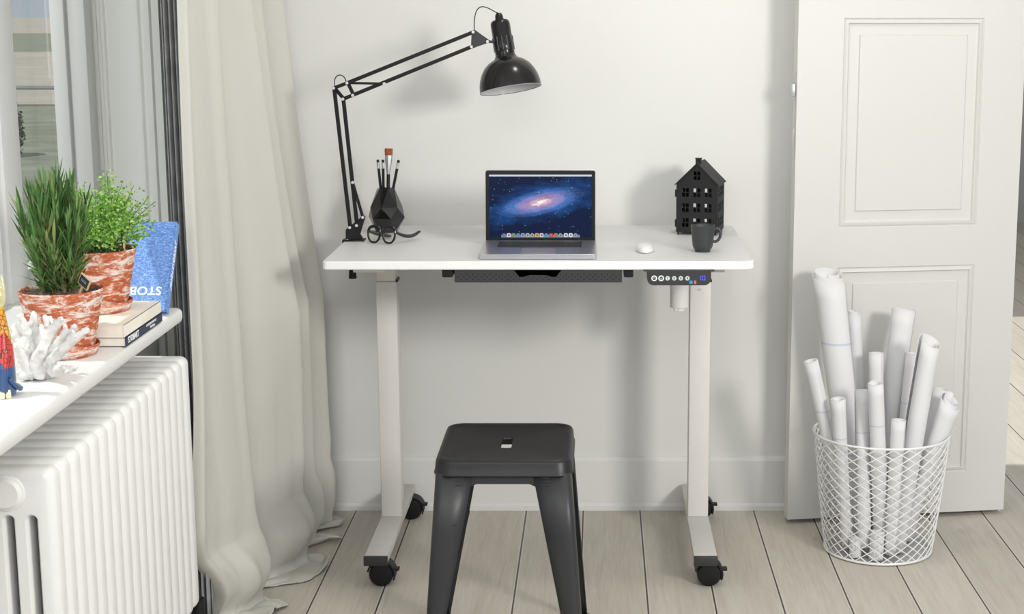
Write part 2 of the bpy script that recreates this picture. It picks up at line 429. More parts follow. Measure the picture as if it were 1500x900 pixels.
# side wall: niche below the sill, window opening above
bm = BM()
box(bm, -1.19, -.97, -2.5, 3.47, 0, .685)
box(bm, -1.19, -.97, -2.5, 3.47, 1.60, 2.6)  # unseen window head set low to keep sun off the floor
box(bm, -1.19, -.97, -2.5, .3, .685, 1.60)
box(bm, -1.143, -.93, 3.47, WY + .12, 0, 2.6)
struct('wall_left', bm, M['wall'], 'off-white side wall holding the window and radiator', 'wall', smooth=False)
bm = BM(); box(bm, -1.19, 3.2, -.2, WY + .12, 2.6, 2.66)
struct('ceiling', bm, M['wall'], 'plain white ceiling above the room', 'ceiling', smooth=False)
# moulded reveal at the far end of the window, reaching the floor
def reveal():
    bm = BM(); y = 3.47
    P = [(-1.115, 0), (-1.112, -.012), (-1.098, -.012), (-1.096, -.004), (-1.088, -.004), (-1.086, -.014), (-1.080, -.014), (-1.078, -.006),
         (-1.067, -.006), (-1.064, -.012), (-1.060, -.006), (-1.056, -.012), (-1.050, -.012), (-1.048, -.003), (-.984, -.003), (-.982, -.013),
         (-.976, -.013), (-.972, -.006), (-.966, -.006), (-.964, -.016), (-.952, -.016), (-.950, -.004), (-.947, -.004), (-.945, -.020), (-.930, -.020), (-.930, 0)]
    a = [bm.verts.new((x, y + d, 0)) for x, d in P]; b = [bm.verts.new((x, y + d, 2.6)) for x, d in P]
    for i in range(len(P) - 1): bm.faces.new((a[i], a[i + 1], b[i + 1], b[i]))
    return bm
struct('trim_1', reveal(), M['trimgrey'], 'tall white moulded panelling at the far side of the window', 'trim', smooth=False)

# window
bm = BM()
pr = [(-1.19, .690), (-1.19, .715), (-.812, .717), (-.804, .715), (-.800, .709), (-.800, .698), (-.803, .690), (-.812, .687), (-.822, .685), (-.95, .685)]
def ext(bm, pr, y0, y1):
    a = [bm.verts.new((x, y0, z)) for x, z in pr]; b = [bm.verts.new((x, y1, z)) for x, z in pr]
    bm.faces.new(a); bm.faces.new(b[::-1])
    for i in range(len(pr)):
        j = (i + 1) % len(pr); bm.faces.new((a[i], b[i], b[j], a[j]))
ext(bm, pr, .2, 3.035)
box(bm, -1.19, -.965, 3.035, 3.452, .687, .7165)
sill = struct('window_1', bm, M['trim'], 'deep white window sill with rounded front edge above the radiator', 'window sill', bevel=.002, smooth=True)
bm = BM()
box(bm, -1.187, -1.145, 3.05, 3.185, .716, 1.60, .003)
box(bm, -1.152, -1.138, 3.07, 3.165, .716, 1.60, .003)
struct('trim_2', bm, M['sash'], 'grey white window mullion at the left edge', 'trim')
bm = BM()
box(bm, -1.187, -1.150, 3.185, 3.40, .716, .765, .003); box(bm, -1.187, -1.150, 3.185, 3.40, 1.54, 1.60, .003)
box(bm, -1.143, -1.113, 3.395, 3.452, .716, 1.60, .003); box(bm, -1.107, -1.071, 3.400, 3.452, .716, 1.60, .003); box(bm, -1.14, -1.08, 3.415, 3.452, .716, 1.60)
box(bm, -1.187, -1.150, .3, 3.05, .716, .765, .003); box(bm, -1.187, -1.150, .3, 3.05, 1.54, 1.60, .003); box(bm, -1.187, -1.15, 1.62, 1.72, .72, 1.6, .003)
struct('trim_3', bm, M['trim'], 'white window frame around the glass', 'trim')
bm = BM(); box(bm, -1.152, -1.148, .3, 3.396, .75, 1.56)
struct('window_2', bm, M['glass'], 'clear window glass looking out on the street', 'window pane', smooth=False)

# next room seen past the door leaf
bm = BM(); box(bm, 1.4, 3.2, 9.75, 9.85, 0, 2.6); box(bm, 3.2, 3.3, WY, 9.85, 0, 2.6)
struct('wall_far', bm, mat('far wall paint', (.46, .455, .44), .8), 'grey wall at the end of the next room', 'wall', smooth=False)  # even grey base colour, darker than the room walls

bm = BM(); box(bm, .4, 3.3, 6.4, 9.85, 2.6, 2.66)  # added slab out of view, casts shade on the next room's far floor
struct('far_shade_slab', bm, M['wall'], 'unseen ceiling slab added to shade the far end of the next room', 'ceiling', smooth=False)

# door leaf opened back against the wall
def door():
    W, H, T = .574, 2.03, .034
    root = thing('door_1', (.479, 3.893, 0), 'white panelled door leaf folded back beside the paper basket', 'door', rotz=math.atan2(.085, .569))
    root['kind'] = 'structure'
    bm = BM()
    Z0 = .012
    panels = [(.113, .467, .119, .655), (.113, .467, .753, 1.262), (.113, .467, 1.36, 1.90)]
    xs = sorted({0, W, *[p[0] for p in panels], *[p[1] for p in panels]}); zs = sorted({Z0, H, *[p[2] for p in panels], *[p[3] for p in panels]})
    for i in range(len(xs) - 1):
        for j in range(len(zs) - 1):
            cx, cz = (xs[i] + xs[i + 1]) / 2, (zs[j] + zs[j + 1]) / 2
            if any(p[0] < cx < p[1] and p[2] < cz < p[3] for p in panels): continue
            bm.faces.new([bm.verts.new(q) for q in ((xs[i], 0, zs[j]), (xs[i + 1], 0, zs[j]), (xs[i + 1], 0, zs[j + 1]), (xs[i], 0, zs[j + 1]))])
    bmesh.ops.remove_doubles(bm, verts=bm.verts, dist=1e-5)
    st = [(0, 0), (.003, .003), (.0065, 0.0005), (.012, -.0005), (.015, .004), (.019, .0045), (.040, .0045), (.0425, .001), (.046, .001)]
    for x0, x1, z0, z1 in panels:
        prev = None
        for ins, d in st:
            L = [bm.verts.new(q) for q in ((x0 + ins, d, z0 + ins), (x1 - ins, d, z0 + ins), (x1 - ins, d, z1 - ins), (x0 + ins, d, z1 - ins))]
            if prev:
                for k in range(4): bm.faces.new((prev[k], prev[(k + 1) % 4], L[(k + 1) % 4], L[k]))
            prev = L
        bm.faces.new(prev)
    # edges and back
    for q in (((0, 0, Z0), (0, T, Z0), (0, T, H), (0, 0, H)), ((W, 0, Z0), (W, 0, H), (W, T, H), (W, T, Z0)), ((0, T, Z0), (W, T, Z0), (W, T, H), (0, T, H)), ((0, 0, Z0), (W, 0, Z0), (W, T, Z0), (0, T, Z0)), ((0, 0, H), (0, T, H), (W, T, H), (W, 0, H))):
        bm.faces.new([bm.verts.new(v) for v in q])
    bmesh.ops.remove_doubles(bm, verts=bm.verts, dist=1e-5)
    bmesh.ops.transform(bm, matrix=ROOT[root.name], verts=bm.verts)
    put('door_leaf', bm, M['door'], root, smooth=False)
    R = ROOT[root.name]
    bm = BM(); box(bm, -.0015, 0, .009, .025, .925, 1.135, mtx=None); bmesh.ops.transform(bm, matrix=R, verts=bm.verts)
    lp = put('lock_plate', bm, mat('satin steel', (.62, .62, .60), .35, metal=.6), root, smooth=False)
    bm = BM(); box(bm, -.010, -.001, .006, .022, 1.075, 1.106, .002); bmesh.ops.transform(bm, matrix=R, verts=bm.verts)
    put('latch', bm, M['alu'], lp)
    bm = BM(); box(bm, -.003, -.001, .013, .020, .968, .996, .0005); bmesh.ops.transform(bm, matrix=R, verts=bm.verts)
    put('bolt', bm, M['steelwhite'], lp)
    return root
door()

# ================================================================ OUTSIDE
bm = BM(); box(bm, -150, -1.20, -5, 400, -.55, -.5)
struct('ground', bm, M['grass'], 'green lawn outside the window', 'lawn', smooth=False)
def strip(name, y0, y1, m, label, cat, z=-.5, h=.02):
    bm = BM(); box(bm, -150, -1.6, y0, y1, z, z + h); return struct(name, bm, m, label, cat, smooth=False)
strip('road', 37.4, 70, M['road'], 'pale road beyond the lawn', 'road'); strip('pavement', 125, 399, M['road'], 'pale ground in the distance', 'pavement')
strip('kerb', 36.2, 37.4, M['kerb'], 'dark kerb line across the lawn', 'kerb', h=.06); strip('pavement_near', 30.5, 36.2, M['road'], 'pale pavement beside the kerb', 'pavement', h=.03)

def shrub(loc, r, n, label, seed):
    rnd = random.Random(seed); bm = BM()
    for k in range(n):
        a = rnd.uniform(0, 2 * PI); t = rnd.random(); z = rnd.uniform(0, 1)
        q = r * math.sqrt(1 - (z - .45) ** 2 * 1.6 if (z - .45) ** 2 * 1.6 < 1 else .05) * (.75 + .35 * rnd.random())
        p = Vector(loc) + Vector((q * math.cos(a), q * math.sin(a), z * r * 2.0)); s = r * .11
        d = Vector((rnd.uniform(-1, 1), rnd.uniform(-1, 1), rnd.uniform(-.3, 1))).normalized() * s; e = d.orthogonal().normalized() * s * .45
        bm.faces.new([bm.verts.new(v) for v in (p, p + d * .5 + e, p + d, p + d * .5 - e)])
    o = thing('stand_in_shrub', loc, label, 'shrub'); put('foliage', bm, M['bush'], o, smooth=False)
    bm = BM(); cyl(bm, loc, Vector(loc) + Vector((0, 0, r)), r * .1, r * .06, 8); put('stem', bm, M['bark'], o)
shrub((-7.52, 20.0, -.5), .34, 2600, 'dark rounded shrub standing in for an unclear shape outside the window', 3)  # shrub made up in place of an unidentified dark shape

# ================================================================ RADIATOR
rad = thing('column_radiator', (-.872, 2.665, 0), 'white column radiator below the window sill', 'radiator')
NS, Y0r, Y1r = 17, 2.264, 3.072; PT = (Y1r - Y0r) / NS
for k in range(NS):
    y0 = Y0r + PT * k; yc = y0 + PT / 2; bm = BM(); hw = PT / 2 - .0012
    # side profile with slots, extruded along y then rounded
    outer = rrect(-.936, -.800, .105, .617, (.014, .014, .016, .016), 5)
    holes = [rrect(a, a + .010, .185, .545, (.0049, .0049, .0049, .0049), 4) for a in (-.907, -.873, -.839)]
    def ring(pts, y, ins):
        return pts
    lay = [(-hw, .0115), (-hw + .0035, .0055), (-hw + .009, .0012), (-hw + .0145, 0), (hw - .0145, 0), (hw - .009, .0012), (hw - .0035, .0055), (hw, .0115)]
    def insetp(pts, d, sign=1):
        n = len(pts); out = []
        for i in range(n):
            a, b, c2 = Vector(pts[i - 1]), Vector(pts[i]), Vector(pts[(i + 1) % n])
            t = (c2 - a).normalized(); nn = Vector((-t.y, t.x)); out.append(b + nn * d * sign)
        return out
    def wall(pts, sign):
        R = []
        for dy, ins in lay:
            R.append([bm.verts.new((p[0], yc + dy, p[1])) for p in insetp(pts, ins if sign > 0 else ins * .42, sign)])
        for A, B in zip(R, R[1:]):
            for i in range(len(A)):
                j = (i + 1) % len(A); bm.faces.new((A[i], A[j], B[j], B[i]))
        return R[0], R[-1]
    caps = [wall(outer, 1)] + [wall(h, -1) for h in holes]
    for side in (0, 1):
        es = []
        for cp in caps:
            L = cp[side]
            for i in range(len(L)):
                e = bm.edges.get((L[i], L[(i + 1) % len(L)])); es.append(e)
        bmesh.ops.triangle_fill(bm, use_beauty=True, use_dissolve=False, edges=es, normal=(0, -1 if side == 0 else 1, 0))
    put('section', bm, M['radiator'], rad, ang=50)
bm = BM(); lathe(bm, [(0, .010), (.020, .010), (.022, .008), (.024, .004), (.0265, .003), (.028, 0)], (-.868, Y0r + .001, .583), 32, axis=(0, -1, 0))
put('end_cap', bm, M['radiator'], rad)
for y in (2.33, 3.0): bm = BM(); box(bm, -.90, -.84, y - .012, y + .012, 0, .12, .003); put('foot', bm, M['radiator'], rad)
bm = BM(); tube(bm, [(-.812, 3.045, .14), (-.812, 3.085, .13), (-.812, 3.095, .10), (-.812, 3.095, 0)], .008, 10); cyl(bm, (-.812, 3.095, .07), (-.812, 3.095, .105), .013)
put('valve_pipe', bm, M['rubber'], rad)

# ================================================================ CURTAINS
def smooth(t): t = max(0, min(1, t)); return t * t * (3 - 2 * t)
def lerp(a, b, t): return a + (b - a) * t
def interp(tab, x):
    for (a, va), (b, vb) in zip(tab, tab[1:]):
        if x <= b: return lerp(va, vb, smooth((x - a) / (b - a)) if b > a else 0) if x >= a else va
    return tab[-1][1]
def curtain():
    NSX, NV = 340, 170; ZT = 2.45
    bm = BM(); G = []
    # plan of the folds: (s, y, x offset from the hanging plane at z=1.3, at z=.6, at z=.1)
    K = [(0.00, 3.100, -.800, -.806, -.838),
         (0.05, 3.110, -.785, -.790, -.812),
         (0.13, 3.180, -.812, -.802, -.785),
         (0.22, 3.290, -.792, -.774, -.748),
         (0.27, 3.350, -.784, -.768, -.742),
         (0.31, 3.375, -.865, -.865, -.800),
         (0.36, 3.420, -.885, -.885, -.830),
         (0.43, 3.470, -.818, -.772, -.755),
         (0.50, 3.560, -.784, -.710, -.700),
         (0.55, 3.610, -.770, -.686, -.690),
         (0.59, 3.632, -.835, -.790, -.760),
         (0.64, 3.670, -.880, -.850, -.810),
         (0.70, 3.720, -.800, -.730, -.730),
         (0.75, 3.760, -.775, -.690, -.690),
         (0.79, 3.782, -.825, -.765, -.745),
         (0.84, 3.820, -.845, -.790, -.760),
         (0.90, 3.870, -.758, -.686, -.676),
         (0.94, 3.905, -.752, -.682, -.672),
         (0.97, 3.935, -.790, -.700, -.690),
         (1.00, 3.960, -.830, -.740, -.720)]
    def cr(tab, s, j):
        n = len(tab)
        for i in range(n - 1):
            if s <= tab[i + 1][0] or i == n - 2:
                p0 = tab[max(i - 1, 0)]; p1 = tab[i]; p2 = tab[i + 1]; p3 = tab[min(i + 2, n - 1)]
                t = (s - p1[0]) / (p2[0] - p1[0]); h = p2[0] - p1[0]
                m1 = (p2[j] - p0[j]) / (p2[0] - p0[0]) * h; m2 = (p3[j] - p1[j]) / (p3[0] - p1[0]) * h
                return (2*t**3 - 3*t*t + 1) * p1[j] + (t**3 - 2*t*t + t) * m1 + (-2*t**3 + 3*t*t) * p2[j] + (t**3 - t*t) * m2
    for i in range(NSX + 1):
        s = i / NSX; y = cr(K, s, 1); col = []
        xt, xm, xb = cr(K, s, 2), cr(K, s, 3), cr(K, s, 4)
        L = ZT + .12 + .05 * math.sin(s * 13 + 1)          # cloth length, a little longer than the drop: it puddles
        for j in range(NV + 1):
            q = (j / NV); q = 1 - (1 - q) ** 1.7 if True else q
            d = q * L; z = ZT - d
            # horizontal position while hanging
            zz = max(z, 0)
            if zz > 1.3: x = xt
            elif zz > .6: x = lerp(xm, xt, ((zz - .6) / .7) ** .8)
            else: x = lerp(xb, xm, smooth(zz / .6))
            yy = y
            # puddle: the last stretch of cloth bulges outward and folds onto the floor
            B = .17; e = d - (ZT - B)
            if e > 0:
                t = e / (L - (ZT - B))                    # 0..1 over the bulge
                amp = (.40 + .70 * (.5 + .5 * math.sin(s * 2 * PI * 3.1 - 1.2))) * (1 - .40 * smooth((s - .6) / .3))
                z = B * max(0, 1 - t / .62) + .004
                x += amp * (.034 * math.sin(PI * min(t / .60, 1)) ** 1.3 + .070 * max(0, (t - .55) / .45) ** 1.1)
                wob = noise.noise(Vector((s * 14, t * 2.5, 0)))
                x += .030 * wob * t; yy += -.02 * t * (1 - s) + .014 * noise.noise(Vector((s * 10, t * 3, 5))) * t
                z += max(0, .016 * math.sin(t * 9 + s * 34)) * max(0, t - .5) * 2 + .010 * abs(noise.noise(Vector((s * 22, 1, t * 3)))) * t
            # soft wrinkles
            w = noise.noise(Vector((s * 9, z * 1.1, 3.0))) * .009 + noise.noise(Vector((s * 30, z * .8, 9.0))) * .0035
            x += w * (1 if z > .1 else .6) + (noise.noise(Vector((s * 26, z * 9, 2.0))) * .010 + noise.noise(Vector((s * 12, z * 16, 7.0))) * .007) * smooth((.34 - z) / .25)
            # lean of the left edge
            if s < .30: yy += (1 - s / .30) * .15 * smooth((.24 - z) / .24)
            yy = min(yy, WY - .03)
            col.append(bm.verts.new((x, yy, max(z, .0035))))
        G.append(col)
    for i in range(NSX):
        for j in range(NV): bm.faces.new((G[i][j], G[i + 1][j], G[i + 1][j + 1], G[i][j + 1]))
    o = put('long_curtain', bm, M['curtain'], ang=180, solid=.003, loc=(-.78, 3.5, 0))
    return tag(o, 'long cream cotton curtain pooling on the floor beside the radiator', 'curtain')
curtain()
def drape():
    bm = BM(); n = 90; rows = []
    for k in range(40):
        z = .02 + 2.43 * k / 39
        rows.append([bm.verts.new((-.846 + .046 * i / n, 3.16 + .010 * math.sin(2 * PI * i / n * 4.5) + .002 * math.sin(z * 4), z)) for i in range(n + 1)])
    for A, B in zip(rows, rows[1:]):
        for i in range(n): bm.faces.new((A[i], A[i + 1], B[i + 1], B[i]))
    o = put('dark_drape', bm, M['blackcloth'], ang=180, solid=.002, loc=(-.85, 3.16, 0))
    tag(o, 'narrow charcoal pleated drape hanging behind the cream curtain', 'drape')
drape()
def rail(name, x0, label, y0, y1, z):
    bm = BM(); cyl(bm, (x0, y0, z), (x0, y1, z), .011); o = put(name, bm, M['trim'], loc=(x0, y0, z)); tag(o, label, 'curtain rail')
rail('curtain_rail', -.80, 'white curtain rail above the cream curtain', .6, 4.015, 2.46)

# ================================================================ DESK
desk = thing('standing_desk', (-.128, 3.69, 0), 'white electric standing desk on castors against the wall', 'desk')
bm = BM(); prism(bm, rrect(-.592, .337, 3.402, 3.990, (.010, .026, .016, .012), 6), .019, O=(0, 0, .731))
dt = put('desktop', bm, [M['desk'], M['edge']], desk, bevel=.0025)
for p in dt.data.polygons:
    if abs(p.normal.z) < .5: p.material_index = 1  # paler base colour on the desktop's upright faces
for cx, cap in ((-.4985, 0), (.2415, 1)):
    bm = BM(); box(bm, cx - .0245, cx + .0245, 3.720, 3.772, .075, .652, .0025)
    col_ = put('column', bm, M['frame'], desk)
    bm = BM(); box(bm, cx - .0225, cx + .0225, 3.7225, 3.7695, .652, .731, .002); put('inner_column', bm, M['frame'], col_)
    bm = BM(); cyl(bm, (cx - .003, 3.7205, .633), (cx - .003, 3.718, .633), .0028, seg=14)
    put('screw', bm, M['alu'], col_)
    bm = BM(); box(bm, cx + .0225, cx + .0265, 3.722, 3.765, .650, .6565); put('glide', bm, M['black'], col_, smooth=False)
    bm = BM(); box(bm, cx - .0258, cx + .0258, 3.432, 3.995, .056, .075, .0015)
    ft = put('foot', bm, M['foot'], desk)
    bm = BM(); box(bm, cx - .0268, cx + .0268, 3.4285, 3.438, .054, .0758, .001); put('end_cap', bm, M['blackcap'], ft)
    bm = BM(); box(bm, cx - .035, cx + .035, 3.45, 3.93, .718, .731, .001); put('top_bracket', bm, M['frame'], desk)
    for cy, dx in ((3.463, .009), (3.945, .022)):
        c = (cx + dx, cy, .0275)
        bm = BM()
        for sy in (-1, 1): lathe(bm, [(0, -.0095), (.020, -.0095), (.0255, -.008), (.0275, -.004), (.0275, .004), (.0255, .008), (0, .009)], (c[0], c[1] + sy * .0105, c[2]), 36, axis=(0, 1, 0))
        # hood: arc over the wheels
        hb = BM(); arc = [math.radians(a) for a in range(-25, 176, 12)]
        outer = [(.0325 * math.cos(a), .0325 * math.sin(a)) for a in arc]; inner = [(.0285 * math.cos(a), .0285 * math.sin(a)) for a in arc][::-1]
        prism(hb, outer + inner, .036, O=(c[0], c[1] + .019, c[2]), U=(1, 0, 0), V=(0, 0, 1), N=(0, -1, 0))
        cyl(hb, (c[0] - .004, c[1], .045), (c[0] - .004, c[1], .0565), .016, seg=20)
        ca = put('caster', hb, M['rubber'], desk)
        put('wheel', bm, M['black'], ca)
        lb = BM(); box(lb, c[0] + .026, c[0] + .041, c[1] - .016, c[1] + .002, .036, .042, .0015, mtx=None)
        put('brake_lever', lb, M['rubber'], ca)
bm = BM(); box(bm, -.46, .21, 3.60, 3.625, .705, .729, .001); box(bm, -.46, .21, 3.86, 3.885, .705, .729, .001)
put('crossbar', bm, M['frame'], desk)
bm = BM(); cyl(bm, (.190, 3.705, .594), (.190, 3.705, .715), .0212, seg=32); cyl(bm, (.1905, 3.70, .586), (.1905, 3.70, .594), .0125, seg=20); cyl(bm, (.181, 3.69, .587), (.181, 3.69, .594), .003, seg=8)
box(bm, .17, .225, 3.69, 3.735, .70, .718, .002)
put('motor', bm, M['motor'], desk, bevel=.001)
bm = BM(); prism(bm, [(.2415 + .019, .731), (.2415 + .040, .731), (.2415 + .040, .719)], .003, O=(0, 3.55, 0), U=(1, 0, 0), V=(0, 0, 1), N=(0, 1, 0)); put('gusset', bm, M['frame'], desk, smooth=False)
# drawer tray
bm = BM(); fy = 3.408
xa, xb_, zt, zb = -.309, .0515, .7305, .703
cut0, cut1, cutb = -.170, -.090, .7155
pts = [(xa, zb), (xb_, zb), (xb_, zt), (cut1 + .012, zt), (cut1 - .001, cutb - .001), (cut1 - .012, cutb), (cut1 - .022, cutb + .0035), (cut0 + .022, cutb + .0035), (cut0 + .012, cutb), (cut0 + .001, cutb - .001), (cut0 - .012, zt), (xa, zt)]
prism(bm, pts, .003, O=(0, fy, 0), U=(1, 0, 0), V=(0, 0, 1), N=(0, 1, 0))
dr = put('drawer_tray', bm, M['perf'], desk, smooth=False)
bm = BM(); box(bm, xa, xb_, fy + .003, 3.66, zb, zb + .002); box(bm, xa, xa + .002, fy + .003, 3.66, zb, .726); box(bm, xb_ - .002, xb_, fy + .003, 3.66, zb, .726); box(bm, xa, xb_, 3.658, 3.66, zb, .726)
put('tray_box', bm, M['black'], dr, smooth=False)
bm = BM()
for a, b in ((-.336, -.313), (.0555, .0760)):
    prism(bm, rrect(a, b, .7135, .731, (.003, .003, .0005, .0005), 3), .25, O=(0, 3.412, 0), U=(1, 0, 0), V=(0, 0, 1), N=(0, 1, 0))
box(bm, -.336, .076, 3.414, 3.66, .7288, .731)
put('drawer_rail', bm, M['black'], desk)
# control panel
bm = BM(); prism(bm, rrect(.1055, .2425, .6985, .731, (.014, .014, .001, .001), 6), .030, O=(0, 3.397, 0), U=(1, 0, 0), V=(0, 0, 1), N=(0, 1, 0))
box(bm, .0975, .1055, 3.399, 3.43, .7285, .731); box(bm, .2425, .2500, 3.399, 3.43, .7285, .731)
cp = put('control_panel', bm, M['blackcap'], desk)
bx = [(0.1206, 3.396, 0.7139), (0.1356, 3.396, 0.7139), (0.1494, 3.396, 0.7139), (0.1636, 3.396, 0.7139), (0.1777, 3.396, 0.7139), (0.1919, 3.396, 0.7139)]
for i, p in enumerate(bx):
    r = .0062 if i < 2 else .0048
    bm = BM(); lathe(bm, [(r * .62, 0), (r * .62, .0007), (r, .0007), (r, 0)], (p[0], 3.397, p[2]), 28, axis=(0, -1, 0))
    if i >= 2: lathe(bm, [(0, .0007), (r * .80, .0007), (r * .80, 0)], (p[0], 3.397, p[2]), 20, axis=(0, -1, 0))
    b = put('button', bm, M['white_ink'], cp, smooth=False)
    bm = BM()
    if i < 2:
        s = 1 if i == 0 else -1
        prism(bm, [(-.0026, -.0012 * s), (0, .0014 * s), (.0026, -.0012 * s), (.0026, -.0003 * s), (0, .0024 * s), (-.0026, -.0003 * s)], .0009, O=(p[0], 3.397, p[2]), U=(1, 0, 0), V=(0, 0, 1), N=(0, -1, 0))
        put('arrow', bm, M['white_ink'], b, smooth=False)
    else:
        bm.free(); text('numeral', str(i - 1), .0062, M['black'], b, (p[0], 3.3962, p[2]), (1, 0, 0), (0, 0, 1), bold=.0002)
p = (0.2253, 3.396, 0.7139)
text('display_digits', '02', .0150, M['glow_blue'], cp, (p[0], 3.3965, p[2]), (1, 0, 0), (0, 0, 1), bold=.0001, squash=.85)
p = (0.1997, 3.396, 0.7053); bm = BM(); box(bm, p[0] - .0038, p[0] + .0034, 3.3962, 3.397, p[2] - .0034, p[2] + .0034); put('blue_mark', bm, M['sticker_blue'], cp, smooth=False)
p = (0.2085, 3.396, 0.7053); bm = BM(); box(bm, p[0] - .0024, p[0] + .0024, 3.3962, 3.397, p[2] - .0034, p[2] + .0034); put('red_mark', bm, M['sticker_red'], cp, smooth=False)

# ================================================================ STOOL
st = thing('metal_stool', (-.180, 3.067, 0), 'dark gunmetal stool with a square seat and splayed legs in front of the desk', 'stool')
HX, HY = .1290, .1435
def sq(hx, hy, r, z, n=10): return [(x, y, z) for x, y in rrect(-hx, hx, -hy, hy, r, n)]
def loops(bm, L, O, cap0=False, cap1=False):
    R = [[bm.verts.new((O[0] + p[0], O[1] + p[1], O[2] + p[2])) for p in l] for l in L]
    for A, B in zip(R, R[1:]):
        for i in range(len(A)):
            j = (i + 1) % len(A); bm.faces.new((A[i], A[j], B[j], B[i]))
    if cap0: bm.faces.new(R[0][::-1])
    if cap1: bm.faces.new(R[-1])
bm = BM()
L = [sq(HX + .0035, HY + .0035, .034, .4125), sq(HX + .0035, HY + .0035, .034, .4150), sq(HX + .002, HY + .002, .033, .4165), sq(HX, HY, .032, .4360), sq(HX - .003, HY - .003, .030, .4415), sq(HX - .008, HY - .008, .027, .4435), sq(HX - .012, HY - .012, .024, .4430), sq(HX - .016, HY - .016, .021, .4405), sq(HX - .020, HY - .020, .020, .4400),
     sq(.045, .045, .012, .4390), sq(.0115, .038, .006, .4388), sq(.0108, .037, .0055, .4372), sq(.0108, .037, .0055, .4355)]
loops(bm, L, (-.180, 3.067, 0))
seat = put('seat', bm, M['stoolseat'], st, ang=50, solid=.0012)
for yy in (-.112, .108):
    bm = BM()
    for k in range(22):
        x = -.18 - .078 + k * .0044 + (0 if yy < 0 else .028)
        if yy > 0 and k > 13: continue
        box(bm, x, x + .0018, 3.067 + yy, 3.067 + yy + .007, .4396, .4403)
    put('perforation_row', bm, M['black'], seat, smooth=False)
ZL = [.4175, .30, .17, .05, 0.0]
for sx in (-1, 1):
    for sy in (-1, 1):
        bm = BM(); rows = []
        for z in ZL:
            t = 1 - z / .4175
            ox, oy = .1275 + .030 * t, .142 + .042 * t; w = lerp(.071, .020, t); r = .014
            path = [(ox - w, oy)] + [(ox - r + r * math.sin(a), oy - r + r * math.cos(a)) for a in [PI / 2 * k / 6 for k in range(7)]] + [(ox, oy - w)]
            rows.append([bm.verts.new((-.180 + sx * a, 3.067 + sy * b, z)) for a, b in path])
        for A, B in zip(rows, rows[1:]):
            for i in range(len(A) - 1): bm.faces.new((A[i], A[i + 1], B[i + 1], B[i]))
        lg = put('leg', bm, M['stool'], st, solid=.0018, ang=60)
        # embossed ribs on the front faces
        if sy < 0:
            for z, du in ((.409, .050), (.402, .050), (.395, .050), (.318, .048)):
                t = 1 - z / .4175; ox, oy = .1275 + .030 * t, .142 + .042 * t
                u = ox - lerp(.048, .030, t); w2 = .0075 if z > .35 else .004
                bm = BM(); box(bm, -.180 + sx * u - w2, -.180 + sx * u + w2, 3.067 - oy - .0018, 3.067 - oy + .002, z, z + .0022, .0006)
                put('embossed_rib', bm, M['stool'], lg)
        bm = BM(); cyl(bm, (-.180 + sx * .150, 3.067 + sy * .177, -.0), (-.180 + sx * .150, 3.067 + sy * .177, .012), .012, seg=14); put('foot_pad', bm, M['rubber'], lg)
for sy in (-1, 1):
    bm = BM(); prism(bm, [(-.066, .4175), (-.063, .391), (-.050, .397), (.050, .397), (.063, .391), (.066, .4175)], .0025, O=(-.180, 3.067 + sy * .141, 0), U=(1, 0, 0), V=(0, 0, 1), N=(0, 1, 0))
    put('seat_rail', bm, M['stool'], st, smooth=False)
for sx in (-1, 1):
    bm = BM(); prism(bm, [(-.080, .4175), (-.077, .398), (-.062, .402), (.062, .402), (.077, .398), (.080, .4175)], .0025, O=(-.180 + sx * .126, 3.067, 0), U=(0, 1, 0), V=(0, 0, 1), N=(1, 0, 0))
    put('seat_rail', bm, M['stool'], st, smooth=False)

# ================================================================ DESK LAMP
LY = 3.72
lamp = thing('desk_lamp', (-.569, LY, .75), 'black swing-arm desk lamp clamped to the left edge of the desk', 'lamp')
def bar(bm, a, b, w, t, y, ov=.0):
    a = Vector((a[0], 0, a[2])); b = Vector((b[0], 0, b[2])); d = (b - a).normalized(); n = Vector((-d.z, 0, d.x)) * w / 2
    a = a - d * ov; b = b + d * ov
    vs = []
    for yy in (y - t / 2, y + t / 2):
        vs.append([bm.verts.new((q.x, yy, q.z)) for q in (a + n, b + n, b - n, a - n)])
    A, B = vs; bm.faces.new(A); bm.faces.new(B[::-1])
    for i in range(4): j = (i + 1) % 4; bm.faces.new((A[i], B[i], B[j], A[j]))
def poly(bm, P, t, y): prism(bm, [(p[0], p[2]) for p in P], t, O=(0, y - t / 2, 0), U=(1, 0, 0), V=(0, 0, 1), N=(0, 1, 0))
def piv(bm, p, y=LY - .012, r=.0036): lathe(bm, [(0, .004), (r * .7, .004), (r, .0025), (r, 0)], (p[0], y, p[2]), 14, axis=(0, -1, 0))
A, B, Cc, D = (-0.6069, 3.72, 1.104), (-0.5759, 3.72, 1.1157), (-0.5634, 3.72, 1.0876), (-0.5864, 3.72, 1.079)
E_, F_ = (-0.2848, 3.72, 1.2309), (-0.2891, 3.72, 1.1978); G_ = (-0.2523, 3.72, 1.2093); Mid = (-0.4904, 3.72, 1.1141)
P1, P2, P3, P4, Q = (-0.579, 3.72, 0.7812), (-0.563, 3.72, 0.786), (-0.5481, 3.72, 0.8053), (-0.5855, 3.72, 0.7506), (-0.5693, 3.72, 0.8868)
bm = BM(); poly(bm, [(-0.5896, 3.72, 0.7458), (-0.5521, 3.72, 0.7458), (-0.551, 3.72, 0.7555), (-0.5564, 3.72, 0.7651), (-0.5433, 3.72, 0.8053), (-0.5496, 3.72, 0.8101), (-0.5561, 3.72, 0.8021), (-0.5888, 3.72, 0.7764)], .016, LY)
box(bm, -.592, -.545, LY - .02, LY + .02, .7502, .753, .0008)
bracket = put('base_bracket', bm, M['black'], lamp, bevel=.0008)
